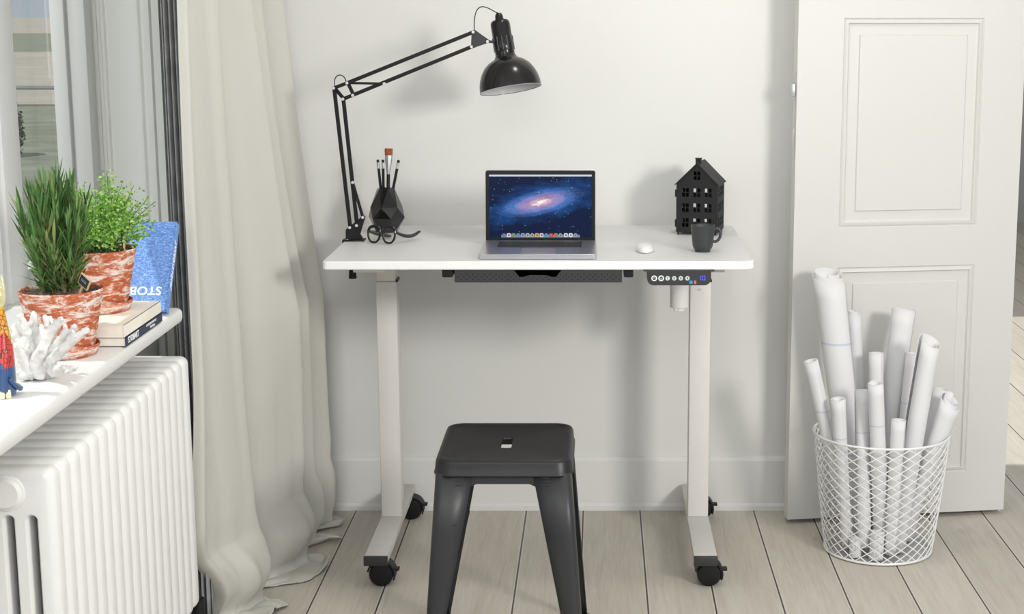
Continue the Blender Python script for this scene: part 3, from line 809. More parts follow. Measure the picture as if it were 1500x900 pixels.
bm = BM(); box(bm, -.5965, -.5935, LY - .015, LY + .015, .700, .753, .0005); box(bm, -.5965, -.555, LY - .015, LY + .015, .6995, .703, .0005)
cyl(bm, (-.576, LY, .682), (-.576, LY, .7305), .004, seg=12); put('clamp', bm, M['black'], lamp)
bm = BM(); cyl(bm, (-.5765, LY, .660), (-.5765, LY, .684), .0095, .0075, seg=16); put('clamp_knob', bm, M['black'], lamp)
bm = BM(); bar(bm, A, P1, .0085, .006, LY, .002); bar(bm, D, P2, .0085, .006, LY + .0, .002); bar(bm, Q, P3, .0065, .004, LY - .006, .002)
put('lower_arm', bm, M['black'], lamp, smooth=False)
bm = BM(); bar(bm, A, B, .008, .005, LY - .006, .003); bar(bm, A, D, .008, .004, LY + .006, .003); bar(bm, B, Cc, .008, .005, LY + .006, .003)
put('elbow_joint', bm, M['black'], lamp, smooth=False)
bm = BM(); bar(bm, B, E_, .0085, .006, LY, .002); bar(bm, D, F_, .0085, .006, LY, .002)
bar(bm, B, Mid, .0055, .003, LY - .005)
put('upper_arm', bm, M['black'], lamp, smooth=False)
bm = BM(); poly(bm, [(-0.2907, 3.72, 1.1955), (-0.2886, 3.72, 1.2324), (-0.2808, 3.72, 1.2355), (-0.2483, 3.72, 1.2124), (-0.25, 3.72, 1.207), (-0.2876, 3.72, 1.1939)], .008, LY)
bar(bm, G_, (-0.2359, 3.72, 1.2086), .006, .006, LY); put('head_bracket', bm, M['blackcap'], lamp, smooth=False)
bm = BM()
for p in (A, B, Cc, D, E_, F_, G_, Mid, P1, P2, P3, P4, Q): bm = BM(); piv(bm, p, LY - .008); put('rivet', bm, M['steelwhite'], lamp)
# head
top = Vector((-0.2252, 3.72, 1.2555)); dwn = Vector((.165, -.17, -1)).normalized(); hc = Vector((-0.1998, 3.72, 1.1009))
hc.y = LY - .012; Hn = -dwn   # axis up
R = .0715
bm = BM()
prof = [(R, .0), (R - .0005, .004), (R * .985, .014), (R * .94, .028), (R * .86, .042), (R * .74, .055), (R * .58, .065), (R * .40, .071), (.027, .073), (.0245, .076)]
lathe(bm, prof, hc, 64, axis=Hn); lathe(bm, [(R - .0022, .001)] + [(max(.02, r - .002), z - .0015 if z > .01 else z + .001) for r, z in prof[2:-1]], hc, 64, axis=Hn)
lathe(bm, [(R, 0), (R + .0004, .0006), (R - .0022, .001)], hc, 64, axis=Hn)
shade = put('lamp_shade', bm, [M['blackgloss'], M['lampwhite']], lamp, ang=60)
nside = 64 * (len(prof) - 1)
for p in shade.data.polygons:
    if p.index >= nside and p.index < nside + 64 * (len(prof) - 2): p.material_index = 1
bm = BM()
lathe(bm, [(.0240, .072), (.0240, .078), (.0225, .080), (.0225, .090), (.0235, .092), (.0235, .112), (.0225, .114), (.0225, .150), (.0215, .156), (.018, .160), (.010, .1615), (.0095, .166), (.0088, .172), (.0060, .177), (0, .178)], hc, 48, axis=Hn)
sk = put('socket', bm, M['blackgloss'], lamp)
bm = BM(); X_, Y_ = frame_of(Hn)
for k in range(12):
    a = 2 * PI * k / 12; d = X_ * math.cos(a) + Y_ * math.sin(a); t = Hn.cross(d)
    c0 = hc + Hn * .090 + d * .0220; c1 = hc + Hn * .122 + d * .0220
    tube(bm, [c0, c1], .0022, 6)
put('cooling_rib', bm, M['blackgloss'], sk)
bm = BM(); lathe(bm, [(0, .012), (.016, .014), (.026, .026), (.028, .040), (.022, .056), (.014, .068), (0, .070)], hc, 32, axis=Hn)
put('bulb', bm, M['white_ink'], lamp)
cabtop = hc + Hn * .177
def bez(P, n=24):
    P = [Vector(p) for p in P]; out = []
    for i in range(n + 1):
        t = i / n; q = list(P)
        while len(q) > 1: q = [a.lerp(b, t) for a, b in zip(q, q[1:])]
        out.append(q[0])
    return out
bm = BM(); tube(bm, bez([(-0.2824, 3.72, 1.2324), (-0.2848, 3.72, 1.2815), (-0.2736, 3.72, 1.309), (-0.2444, 3.72, 1.2785), tuple(cabtop)]), .0012, 8)
put('power_cable', bm, M['cable'], lamp); bm = BM(); tube(bm, bez([(-0.6052, 3.72, 1.1087), (-0.6084, 3.72, 1.1304), (-0.5987, 3.72, 1.1397), (-0.58, 3.72, 1.1366), (-0.579, 3.72, 1.1164)]), .0012, 8)
put('power_cable', bm, M['cable'], lamp)

# ================================================================ LAPTOP
lx0, lx1 = -.2563, -.0030; ZD = .7502
lap = thing('laptop', (-.130, 3.54, ZD), 'open silver laptop with a galaxy picture on its screen', 'laptop')
bm = BM(); prism(bm, rrect(-.2580, -.0035, 3.424, 3.640, (.007, .007, .004, .004), 5), .0110, O=(0, 0, ZD + .0005))
base = put('base', bm, M['alu'], lap, bevel=.0015)
zk = ZD + .0116
bm = BM(); prism(bm, rrect(-.2240, -.0375, 3.530, 3.622, .002, 2), .0004, O=(0, 0, zk - .0003)); kb = put('keyboard', bm, M['black'], base, smooth=False)
bm = BM()
for r in range(6):
    y0 = 3.5320 + r * .0148; h = .0130 if r < 5 else .0085
    if r == 0: ks = [.9, .9, .9, 1.1, 5.2, 1.1, .9, .9, .9, .9]
    else: ks = [1.0 + (.35 * ((r * 3) % 5) / 4)] + [1] * 12 + [1.35 - .35 * ((r * 3) % 5) / 4]
    tot = sum(ks); x = -.2230; k_ = .1845 / tot
    for w in ks:
        box(bm, x + .0007, x + w * k_ - .0007, y0, y0 + h, zk, zk + .0007); x += w * k_
put('keys', bm, mat('key caps', (.035, .035, .037), .45), kb, smooth=False)
bm = BM(); prism(bm, rrect(-.168, -.093, 3.440, 3.515, .003, 3), .0004, O=(0, 0, zk - .0003)); put('trackpad', bm, mat('trackpad', (.45, .45, .47), .3, metal=.6), base, smooth=False)
# lid, tilted back slightly
sa = math.radians(7); U = Vector((1, 0, 0)); V = Vector((0, math.sin(sa), math.cos(sa))); N = U.cross(V)   # N faces the camera (-y)
O = Vector((-.1317, 3.6440, ZD + .0045)); SH = .1670; SW = .1262
bm = BM(); prism(bm, rrect(-SW, SW, 0, SH, (.003, .003, .006, .006), 5), -.0050, O=O, U=U, V=V, N=N); lid = put('lid', bm, M['alu'], lap, bevel=.001)
bm = BM(); prism(bm, rrect(-SW + .0010, SW - .0010, .001, SH - .001, (.002, .002, .005, .005), 5), .0006, O=O, U=U, V=V, N=N); put('bezel', bm, M['glassbezel'], lid, smooth=False)
def scr(name, x0, x1, y0, y1, m, e=.0009, r=0):
    bm = BM(); P = rrect(x0, x1, y0, y1, r, 3) if r else [(x0, y0), (x1, y0), (x1, y1), (x0, y1)]
    prism(bm, P, .0002, O=O + N * e, U=U, V=V, N=N); return put(name, bm, m, lid, smooth=False)
scr('screen', -SW + .0088, SW - .0088, .0125, SH - .0105, M['galaxy'])
scr('menu_bar', -SW + .0088, SW - .0088, SH - .0145, SH - .0105, M['menubar'], .0012)
scr('dock_shelf', -.090, .090, .0128, .0190, M['dockshelf'], .0012)
IC = [(.15, .25, .7), (.85, .85, .85), (.30, .45, .12), (.15, .45, .75), (.45, .50, .62), (.55, .62, .70), (.55, .58, .62), (.85, .55, .15), (.85, .75, .72), (.10, .45, .75), (.65, .05, .07), (.65, .25, .08), (.50, .52, .52), (.85, .85, .86), (.9, .9, .9), (.45, .50, .55)]
xs = [-.0835 + .01075 * i for i in range(13)] + [.0580, .0690, .0800]
for i, (x, c) in enumerate(zip(xs, IC)):
    m_ = mat('dock icon', tuple(q * .08 for q in c), .5, emit=tuple(q ** 1.5 for q in c), es=.8)
    scr('dock_icon', x - .0043, x + .0043, .0140, .0225, m_, .0015, .0018 if i % 3 else .0042)
    scr('icon_mark', x - .0018, x + .0022, .0162, .0200, mat('icon mark', (.03, .03, .03), .5, emit=tuple(abs(.75 - q) for q in c), es=.4), .0018, .0008)
bm = BM(); cyl(bm, (-.232, 3.6440, ZD + .009), (-.030, 3.6440, ZD + .009), .0042, seg=16); put('hinge', bm, M['black'], lap)

# mouse
ms = BM(); n = 28; c = (.1050, 3.5550)
rows = []
for j in range(9):
    t = j / 8; z = .0145 * math.sin(t * PI / 2) ** .8; q = math.cos(t * PI / 2) ** .55 if t < 1 else 0
    rows.append([ms.verts.new((c[0] + .0200 * q * math.cos(2 * PI * k / n), c[1] + .046 * q * math.sin(2 * PI * k / n), ZD + .001 + z)) for k in range(n)] if t < 1 else [ms.verts.new((c[0], c[1], ZD + .0155))])
for A_, B_ in zip(rows, rows[1:]):
    for k in range(n):
        l = (k + 1) % n
        if len(B_) == 1: ms.faces.new((A_[k], A_[l], B_[0]))
        else: ms.faces.new((A_[k], A_[l], B_[l], B_[k]))
ms.faces.new(rows[0][::-1])
o = put('computer_mouse', ms, M['mouse'], ang=180, loc=(c[0], c[1], ZD)); tag(o, 'small white computer mouse lying on the desk beside the laptop', 'mouse')

# ================================================================ HOUSE LANTERN
hl = thing('house_lantern', (.247, 3.854, .75), 'black metal house-shaped lantern with cut-out windows on the desk', 'lantern', rotz=math.radians(-13.5))
RL = ROOT[hl.name]; hw = .0492; ZB, ZE, ZA = .0065, .1235, .1720
def wins(xs, zs, w, h, g=.0009):
    H = []
    for x in xs:
        for z in zs:
            for a, b in ((x - w / 2, x - g), (x + g, x + w / 2)):
                for p, q in ((z - h / 2, z - g), (z + g, z + h / 2)): H.append([(a, p), (b, p), (b, q), (a, q)])
    return H
def local(bm, Rm): bmesh.ops.transform(bm, matrix=Rm, verts=bm.verts)
zs = (.0300, .0660, .1025)
for name, O_, U_, gab in (('front_wall', (0, -hw, 0), (1, 0, 0), 1), ('back_wall', (0, hw, 0), (1, 0, 0), 1), ('side_wall', (hw, 0, 0), (0, 1, 0), 0), ('side_wall', (-hw, 0, 0), (0, 1, 0), 0)):
    bm = BM()
    outer = [(-hw, ZB), (hw, ZB), (hw, ZE), (0, ZA), (-hw, ZE)] if gab else [(-hw, ZB), (hw, ZB), (hw, ZE), (-hw, ZE)]
    H = wins((-.0275, .0, .0275), zs, .0165, .0205)
    if gab: H += wins((0,), (.1430,), .0155, .0200)
    plate(bm, outer, H, O_, U_, (0, 0, 1)); local(bm, RL)
    put(name, bm, M['house'], hl, smooth=False, solid=.0012)
ov = .0065
rl = math.hypot(hw, ZA - ZE)
for s in (-1, 1):
    bm = BM(); d = Vector((s * hw, 0, -(ZA - ZE))).normalized(); top_ = Vector((0, 0, ZA + .0012))
    P = [top_ + Vector((0, -hw - .004, 0)), top_ + Vector((0, hw + .004, 0)), top_ + d * (rl + ov) + Vector((0, hw + .004, 0)), top_ + d * (rl + ov) + Vector((0, -hw - .004, 0))]
    bm.faces.new([bm.verts.new(p) for p in P]); local(bm, RL); put('roof_panel', bm, M['roof'], hl, smooth=False, solid=.0015)
bm = BM(); box(bm, -.0065, .0065, -.036, -.024, .164, .1830, .0005); box(bm, -.0075, .0075, -.037, -.023, .1815, .1835); local(bm, RL); put('chimney', bm, M['house'], hl, smooth=False)
bm = BM(); box(bm, -hw, hw, -hw, hw, ZB, ZB + .001); local(bm, RL); put('floor_plate', bm, M['house'], hl, smooth=False)
for sx in (-1, 1):
    for sy in (-1, 1):
        bm = BM(); cyl(bm, (sx * .045, sy * .045, 0.0004), (sx * .045, sy * .045, ZB), .0024, seg=10); local(bm, RL); put('foot', bm, M['house'], hl)
for z in (.028, .100):
    bm = BM(); cyl(bm, (-hw - .0022, -hw + .001, z - .009), (-hw - .0022, -hw + .001, z + .009), .0018, seg=8); local(bm, RL); put('hinge', bm, M['house'], hl)

# mug
mg = thing('coffee_mug', (.2335, 3.545, .7503), 'charcoal mug standing in front of the house lantern', 'mug')
c0 = (.2335, 3.545, .7503)
bm = BM(); lathe(bm, [(0, .0035), (.0150, .0035), (.0150, 0), (.0170, 0), (.0172, .004), (.0205, .0075), (.0228, .014), (.0250, .036), (.0268, .0575), (.0272, .0590), (.0262, .0592), (.0250, .0575), (.0232, .036), (.0210, .014), (.017, .008), (0, .006)], c0, 56)
put('cup', bm, M['mug'], mg, ang=50)
bm = BM(); pts = bez([(.2335 + .0245, 3.545, .7503 + .048), (.2335 + .036, 3.545, .7503 + .058), (.2335 + .046, 3.545, .7503 + .048), (.2335 + .042, 3.545, .7503 + .024), (.2335 + .030, 3.545, .7503 + .018), (.2335 + .0225, 3.545, .7503 + .0235)], 20)
tube(bm, pts, .0032, 10); put('handle', bm, M['mug'], mg)

# ================================================================ VASE, PENCILS, BRUSH, GLASSES
vx, vy, vz = -.5130, 3.868, .7503
vs_ = thing('faceted_vase', (vx, vy, vz), 'glossy black faceted vase holding pencils and a brush', 'vase')
bm = BM(); n = 6
def vr(r, z, off): return [bm.verts.new((vx + r * math.cos(2 * PI * (k + off) / n + .35), vy + r * math.sin(2 * PI * (k + off) / n + .35), vz + z)) for k in range(n)]
R_ = [vr(.0265, 0, 0), vr(.0455, .036, .5), vr(.0390, .062, 0), vr(.0215, .1060, .5)]
bm.faces.new(R_[0][::-1])
for k in range(n):
    for a, b, sh in ((0, 1, 0), (1, 2, 1), (2, 3, 0)):
        l = (k + 1) % n
        if sh == 0: bm.faces.new((R_[a][k], R_[a][l], R_[b][k])); bm.faces.new((R_[a][l], R_[b][l], R_[b][k]))
        else: bm.faces.new((R_[a][k], R_[a][l], R_[b][l])); bm.faces.new((R_[a][k], R_[b][l], R_[b][k]))
inn = [bm.verts.new((vx + (v.co.x - vx) * .86, vy + (v.co.y - vy) * .86, v.co.z)) for v in R_[3]]
inb = [bm.verts.new((vx + (v.co.x - vx) * .86, vy + (v.co.y - vy) * .86, vz + .006)) for v in R_[3]]
for k in range(n):
    l = (k + 1) % n
    bm.faces.new((R_[3][k], R_[3][l], inn[l], inn[k])); bm.faces.new((inn[k], inn[l], inb[l], inb[k]))
bm.faces.new(inb)
put('vase_body', bm, M['vase'], vs_, smooth=False)
def pencil(tip, bot, label):
    tip, bot = Vector(tip), Vector(bot); d = (tip - bot).normalized()
    t = thing('pencil', bot, label, 'pencil', 'pencils in the faceted vase')
    bm = BM(); cyl(bm, bot + d * .012, tip - d * .021, .0034, seg=6); cyl(bm, bot, bot + d * .012, .0006, .0034, seg=6); put('shaft', bm, M['black'], t, smooth=False)
    bm = BM(); lathe(bm, [(.0035, 0), (.0037, .001), (.0034, .003), (.0037, .005), (.0034, .007), (.0037, .009), (.0037, .015)], tip - d * .0215, 16, axis=d); put('ferrule', bm, M['chrome'], t)
    bm = BM(); lathe(bm, [(.0033, 0), (.0034, .005), (.0028, .0072), (0, .0078)], tip - d * .0075, 14, axis=d); put('eraser', bm, M['black'], t)
pencil((-0.53, 3.86, 0.9263), (vx - .004, vy - .008, vz + .012), 'black pencil with eraser up, leftmost in the faceted vase')
pencil((-0.519, 3.872, 0.9252), (vx - .008, vy + .006, vz + .012), 'black pencil with eraser up, just left of the brown paintbrush')
pencil((-0.4806, 3.868, 0.9247), (vx - .001, vy + .002, vz + .020), 'black pencil leaning right in the faceted vase')
tip = Vector((-0.5036, 3.866, 0.9529)); bot = Vector((vx + .003, vy - .010, vz + .012)); d = (tip - bot).normalized()
pb = thing('paintbrush', bot, 'flat brown-bristled paintbrush standing in the faceted vase', 'paintbrush')
def flat_loft(bm, secs, base, d):
    X = Vector((1, 0, 0)); X = (X - d * X.dot(d)).normalized(); Y = d.cross(X); R = []
    for z, a, b in secs: R.append([bm.verts.new(base + d * z + X * a * math.cos(2 * PI * k / 20) + Y * b * math.sin(2 * PI * k / 20)) for k in range(20)])
    for A_, B_ in zip(R, R[1:]):
        for k in range(20): bm.faces.new((A_[k], A_[(k + 1) % 20], B_[(k + 1) % 20], B_[k]))
    bm.faces.new(R[0][::-1]); bm.faces.new(R[-1])
Lb = (tip - bot).length
bm = BM(); flat_loft(bm, [(0, .002, .002), (.03, .0045, .0045), (Lb - .062, .0042, .0042)], bot, d); put('handle', bm, M['black'], pb)
bm = BM(); flat_loft(bm, [(Lb - .066, .0038, .0038), (Lb - .060, .0042, .0042), (Lb - .050, .0055, .0045), (Lb - .035, .0080, .0042), (Lb - .0165, .0096, .0036)], bot, d); put('ferrule', bm, M['chrome'], pb)
bm = BM(); flat_loft(bm, [(Lb - .0175, .0090, .0034), (Lb - .008, .0098, .0034), (Lb - .002, .0098, .0024), (Lb, .0092, .0012)], bot, d); put('bristles', bm, M['bristle'], pb)

# glasses
gc = Vector((-.500, 3.662, .7503)); ga = math.radians(-20)
gl = thing('eyeglasses', gc, 'black framed eyeglasses lying in front of the faceted vase', 'glasses')
fx = Vector((math.cos(ga), math.sin(ga), 0)); fy_ = Vector((-math.sin(ga), math.cos(ga), 0)); up = (Vector((0, 0, 1)) + fy_ * .16).normalized()
bm = BM(); Lw, Lh = .0152, .0185
rims = []
for s in (-1, 1):
    cc = gc + fx * s * .0192 + up * .0212
    pts = [cc + fx * Lw * (1.0 + .10 * math.sin(a)) * math.copysign(abs(math.cos(a)) ** .8, math.cos(a)) + up * Lh * math.copysign(abs(math.sin(a)) ** .85, math.sin(a)) for a in [2 * PI * k / 32 for k in range(32)]]
    tube(bm, pts, [.0024 + .0012 * max(0, math.sin(2 * PI * k / 32)) for k in range(32)], 8, closed=True)
tube(bm, bez([gc - fx * .0050 + up * .026, gc + up * .0290, gc + fx * .0050 + up * .026], 8), .0026, 8)
put('front_frame', bm, M['blackgloss'], gl)
for s in (-1, 1):
    bm = BM(); a = gc + fx * s * .0345 + up * .029
    if s > 0: P = [a, a + Vector((.004, .012, -.004)), a + Vector((.020, .040, -.020)), a + Vector((.034, .075, -.026)), a + Vector((.040, .085, -.012)), a + Vector((.046, .095, -.012))]
    else: P = [a, a + Vector((.004, .012, -.006)), a + Vector((.022, .055, -.018)), a + Vector((.034, .078, -.0235)), a + Vector((.040, .086, -.0245))]
    tube(bm, bez(P, 22), [.0028 + .0018 * math.sin(PI * k / 22) for k in range(23)], 8); put('temple', bm, M['blackgloss'], gl)
def clear(name):
    m = M['glass']; return m
for s in (-1, 1):
    cc = gc + fx * s * .0192 + up * .0212; bm = BM()
    vs = [bm.verts.new(cc + fx * Lw * .95 * math.cos(a) + up * Lh * .95 * math.sin(a)) for a in [2 * PI * k / 24 for k in range(24)]]; bm.faces.new(vs); put('lens', bm, M['glass'], gl, smooth=False)

# ================================================================ WIRE BASKET AND PAPER ROLLS
bc = (.675, 3.705); RB, RT, HB = .127, .160, .292
bk = thing('wire_basket', (bc[0], bc[1], 0), 'white diamond-mesh wire waste basket full of rolled paper', 'basket')
bm = BM(); NW = 26; TW = 3.05
def brad(t): return lerp(RB, RT, t ** .85)
for s in (-1, 1):
    for k in range(NW):
        pts = []
        for i in range(23):
            t = i / 22; a = 2 * PI * k / NW + s * TW * t; r = brad(t) + s * .0007
            pts.append((bc[0] + r * math.cos(a), bc[1] + r * math.sin(a), .006 + (HB - .006) * t))
        tube(bm, pts, .00135, 5)
put('wire_mesh', bm, M['wire'], bk)
def ringt(r, z, rad, seg=72): bm = BM(); tube(bm, [(bc[0] + r * math.cos(2 * PI * k / seg), bc[1] + r * math.sin(2 * PI * k / seg), z) for k in range(seg)], rad, 8, closed=True); return bm
put('rim', ringt(RT, HB, .0026), M['wire'], bk); put('base_ring', ringt(RB, .005, .0032), M['wire'], bk)
bm = BM(); lathe(bm, [(0, .003), (RB - .002, .003), (RB - .002, .005), (0, .005)], (bc[0], bc[1], 0), 64); put('base_plate', bm, M['basketbase'], bk)

def roll(bot, top, r, label, turns=2.6, tele=.0, slant=.0, seam=-1.9, rin=.55, m=None, r0=None):
    """a sheet rolled up: spiral section swept from bot to top; r0 radius at the bottom"""
    bot, top = Vector(bot), Vector(top); d = (top - bot); Ln = d.length; d.normalize()
    X = Vector((1, 0, 0)); X = (X - d * X.dot(d)).normalized(); Y = d.cross(X)
    r0 = r if r0 is None else r0; n = int(turns * 30); bm = BM(); NZ = 14; G = []
    for i in range(n + 1):
        f = i / n; a = seam - (1 - f) * turns * 2 * PI; col = []
        rad_f = rin + (1 - rin) * f + .045 * smooth((f - .93) / .07)
        for j in range(NZ + 1):
            t = j / NZ; rr = lerp(r0, r, t) * rad_f * (1 + .012 * math.sin(7 * t + a))
            off = tele * (1 - f) * t ** 3 + slant * math.cos(a - 2.2) * t ** 4
            col.append(bm.verts.new(bot + d * (Ln * t + off) + (X * math.cos(a) + Y * math.sin(a)) * rr))
        G.append(col)
    for i in range(n):
        for j in range(NZ): bm.faces.new((G[i][j], G[i + 1][j], G[i + 1][j + 1], G[i][j + 1]))
    o = put('paper_roll', bm, m or M['paper'], ang=60, solid=.0009, loc=bot)
    tag(o, label, 'paper roll', 'rolled papers in the wire basket')
def inb(x, y, z=.012): return (bc[0] + x, bc[1] + y, z)
PL = M['paperline']
roll(inb(-0.0392, 0.0319, 0.012), (0.5524, 3.8, 0.6466), 0.04, 'tallest wide paper roll with a loose inner sheet leaning left in the basket', turns=2.2, tele=.020, slant=.012, seam=-.5, rin=.62, m=PL, r0=0.028)
roll(inb(-.024, .092), (0.6237, 3.85, 0.547), .0185, 'narrow paper roll standing just behind the tallest wide roll', turns=2.0, tele=.014, rin=.5, seam=.4)
roll(inb(-0.0608, -0.0268, 0.012), (0.4966, 3.6547, 0.4756), 0.0185, 'leftmost slim paper roll leaning out over the basket rim', turns=2.8, m=PL, seam=-1.15, r0=0.0158)
roll(inb(-0.0826, -0.0538, 0.03), (0.5565, 3.6144, 0.3939), 0.0185, 'short upright paper roll in front of the tallest wide roll', turns=2.8, m=PL, seam=-1.3, r0=0.013)
roll(inb(0.0044, 0.0251, 0.012), (0.6685, 3.7661, 0.4712), 0.0195, 'short paper roll at the back between the two thick rolls', turns=2.4, seam=-1.1, r0=0.0154)
roll(inb(-0.0019, -0.0577, 0.045), (0.6382, 3.6, 0.4346), 0.0195, 'slim straight paper roll at the front centre of the basket', turns=2.8, m=PL, seam=2.0, r0=0.0199)
roll(inb(-0.0447, -0.0699, 0.03), (0.6173, 3.66, 0.4041), 0.017, 'slim paper roll just left of the front centre roll', turns=2.2, m=PL, seam=2.6, r0=0.018)
roll(inb(-0.0013, 0.0601, 0.012), (0.7419, 3.8259, 0.5667), 0.03, 'thick tall paper roll standing upright at the back of the basket', turns=2.4, seam=-.55, rin=.7, r0=0.0186)
roll(inb(0.045, 0.05, 0.012), (0.7593, 3.7774, 0.4671), 0.019, 'greyish paper roll between the thick upright roll and the longest roll', turns=2.3, seam=-.8, m=PL, r0=0.0138)
roll(inb(0.0344, -0.039, 0.01), (0.7723, 3.6501, 0.5237), .026, 'longest slender paper roll leaning right with a slanted top', turns=2.0, slant=.012, seam=2.9, r0=0.0262)
roll(inb(0.0198, 0.0865, 0.012), (0.7179, 3.8466, 0.3525), 0.017, 'low paper roll half hidden behind the front centre roll', turns=2.0, seam=.6, slant=.006, r0=0.0109)
roll(inb(0.0146, -0.0924, 0.02), (0.6981, 3.61, 0.3445), 0.0185, 'short paper roll leaning right at the front of the basket', turns=2.6, seam=-.9, m=PL, r0=0.015)
roll(inb(0.0747, 0.0371, 0.012), (0.8217, 3.7465, 0.3867), .020, 'grey shaded paper roll behind the loosely rolled sheet at right', turns=2.0, seam=.2, r0=0.0179)
roll(inb(0.0547, -0.0047, 0.012), (0.8255, 3.6629, 0.3738), 0.0263, 'rightmost loosely rolled paper with its inner curl sticking out', turns=1.8, tele=.014, slant=.010, seam=-.2, rin=.55, r0=0.011)
roll(inb(-.066, -.084, .008), inb(-.066, -.076, .055), .0150, 'tiny crumpled paper roll low in the basket at the left', turns=2.0)
roll(inb(-.020, -.100, .008), inb(-.016, -.092, .075), .0180, 'short stub of rolled paper at the bottom front of the basket', turns=2.0)

# ================================================================ THE SILL
ZS = .7172
def pot(c, seedlabel, cat, zb):
    t = thing('potted_plant', (c[0], c[1], zb), seedlabel, cat)
    bm = BM(); lathe(bm, [(0, .004), (.0440, .004), (.0470, .001), (.0478, .003), (.0665, .098), (.0680, .104), (.0672, .107), (.0650, .106), (.0630, .098), (.0460, .012), (0, .010)], (c[0], c[1], zb + .004), 64)
    put('pot', bm, M['pot'], t, ang=60)
    bm = BM(); n = 40; rr = [0] + [.0632 * k / 9 for k in range(1, 10)]; prev = None
    for r in rr[1:]:
        ring = [bm.verts.new((c[0] + r * math.cos(2 * PI * k / n), c[1] + r * math.sin(2 * PI * k / n), zb + .1035 + .005 * noise.noise(Vector((r * 120 * math.cos(2 * PI * k / n), r * 120 * math.sin(2 * PI * k / n), c[0] * 50))) + (.006 if r < .03 else 0))) for k in range(n)]
        if prev:
            for k in range(n): bm.faces.new((prev[k], prev[(k + 1) % n], ring[(k + 1) % n], ring[k]))
        else: bm.faces.new(ring)
        prev = ring
    put('soil', bm, M['soil'], t)
    return t
def saucer(c, zb, label):
    bm = BM(); lathe(bm, [(0, .0035), (.049, .0035), (.0545, .014), (.0560, .0185), (.0575, .0185), (.0575, .016), (.0520, .0015), (.050, 0), (0, 0)], (c[0], c[1], zb), 56)
    o = put('plant_saucer', bm, M['pot'], ang=60, loc=(c[0], c[1], zb)); tag(o, label, 'saucer', 'terracotta saucers')
c1 = (-.887, 2.610); c2 = (-.886, 2.805); ZK = ZS + .0385
saucer(c1, ZS, 'washed terracotta saucer under the dark green plant on the sill'); saucer(c2, ZK, 'washed terracotta saucer on the cream book under the light green plant')
p1 = pot(c1, 'dark green long-leaved plant in a white-washed terracotta pot on the sill', 'plant', ZS)
p2 = pot(c2, 'light green small-leaved plant in a white-washed terracotta pot on the books', 'plant', ZK)
def blade(bm, p, d, ln, w, droop, side):
    pts = []; q = Vector(p); dd = Vector(d).normalized(); n = 4
    for i in range(n + 1):
        pts.append(q.copy()); q = q + dd * ln / n; dd = (dd + Vector((0, 0, -droop))).normalized()
    s = side.normalized(); prev = None
    for i, q in enumerate(pts):
        ww = w * (math.sin(PI * (.12 + .86 * i / n))) * .5
        cur = (bm.verts.new(q - s * ww), bm.verts.new(q + s * ww))
        if prev: bm.faces.new((prev[0], prev[1], cur[1], cur[0]))
        prev = cur
rnd = random.Random(11)
bm = BM(); sm = BM(); zb = ZS + .100
for k in range(74):
    a = rnd.uniform(0, 2 * PI); r = .030 * math.sqrt(rnd.random()); rt = .060 * math.sqrt(rnd.random())
    if rnd.random() < .3: rt *= .6
    h = rnd.uniform(.110, .182) * (1.10 - rt * 2.6)
    p0 = Vector((c1[0] + r * math.cos(a), c1[1] + r * math.sin(a), zb)); a2 = a + rnd.uniform(-.5, .5)
    p2_ = Vector((c1[0] - .006 + rt * math.cos(a2), c1[1] + rt * math.sin(a2), zb + h))
    pm = (p0 + p2_) / 2 + Vector(((p2_.x - p0.x) * .35, (p2_.y - p0.y) * .35, -h * .02))
    path = bez([p0, pm, p2_], 8); tube(sm, path, [.0013 - .0001 * i for i in range(9)], 5)
    nl = 15
    for i in range(nl):
        f = .06 + .94 * i / (nl - 1); j = min(7, int(f * 8)); q = path[j].lerp(path[j + 1], f * 8 - j); tg = (path[j + 1] - path[j]).normalized()
        for w_ in range(2):
            b = rnd.uniform(0, 2 * PI); x, y = frame_of(tg); out = x * math.cos(b) + y * math.sin(b)
            up_ = .55 + 1.7 * f * f
            d = (tg * up_ + out * rnd.uniform(.30, .75)); ln = rnd.uniform(.026, .042) * (1.05 if f > .3 else .8)
            blade(bm, q, d, ln, rnd.uniform(.0034, .0052), rnd.uniform(-.02, .07), tg.cross(out) + Vector((rnd.uniform(-.4, .4), rnd.uniform(-.4, .4), rnd.uniform(-.4, .4))))
for k in range(6):
    a = rnd.uniform(2.4, 4.2); q = Vector((c1[0] + .03 * math.cos(a), c1[1] + .03 * math.sin(a), zb + .02))
    blade(bm, q, Vector((math.cos(a), math.sin(a) , .6)), .075, .003, .10, Vector((0, 0, 1)).cross(Vector((math.cos(a), math.sin(a), 0))))
put('stems', sm, M['bark'], p1); put('leaves', bm, M['needle'], p1, smooth=False)
bm = BM(); sm = BM(); zb = ZK + .100
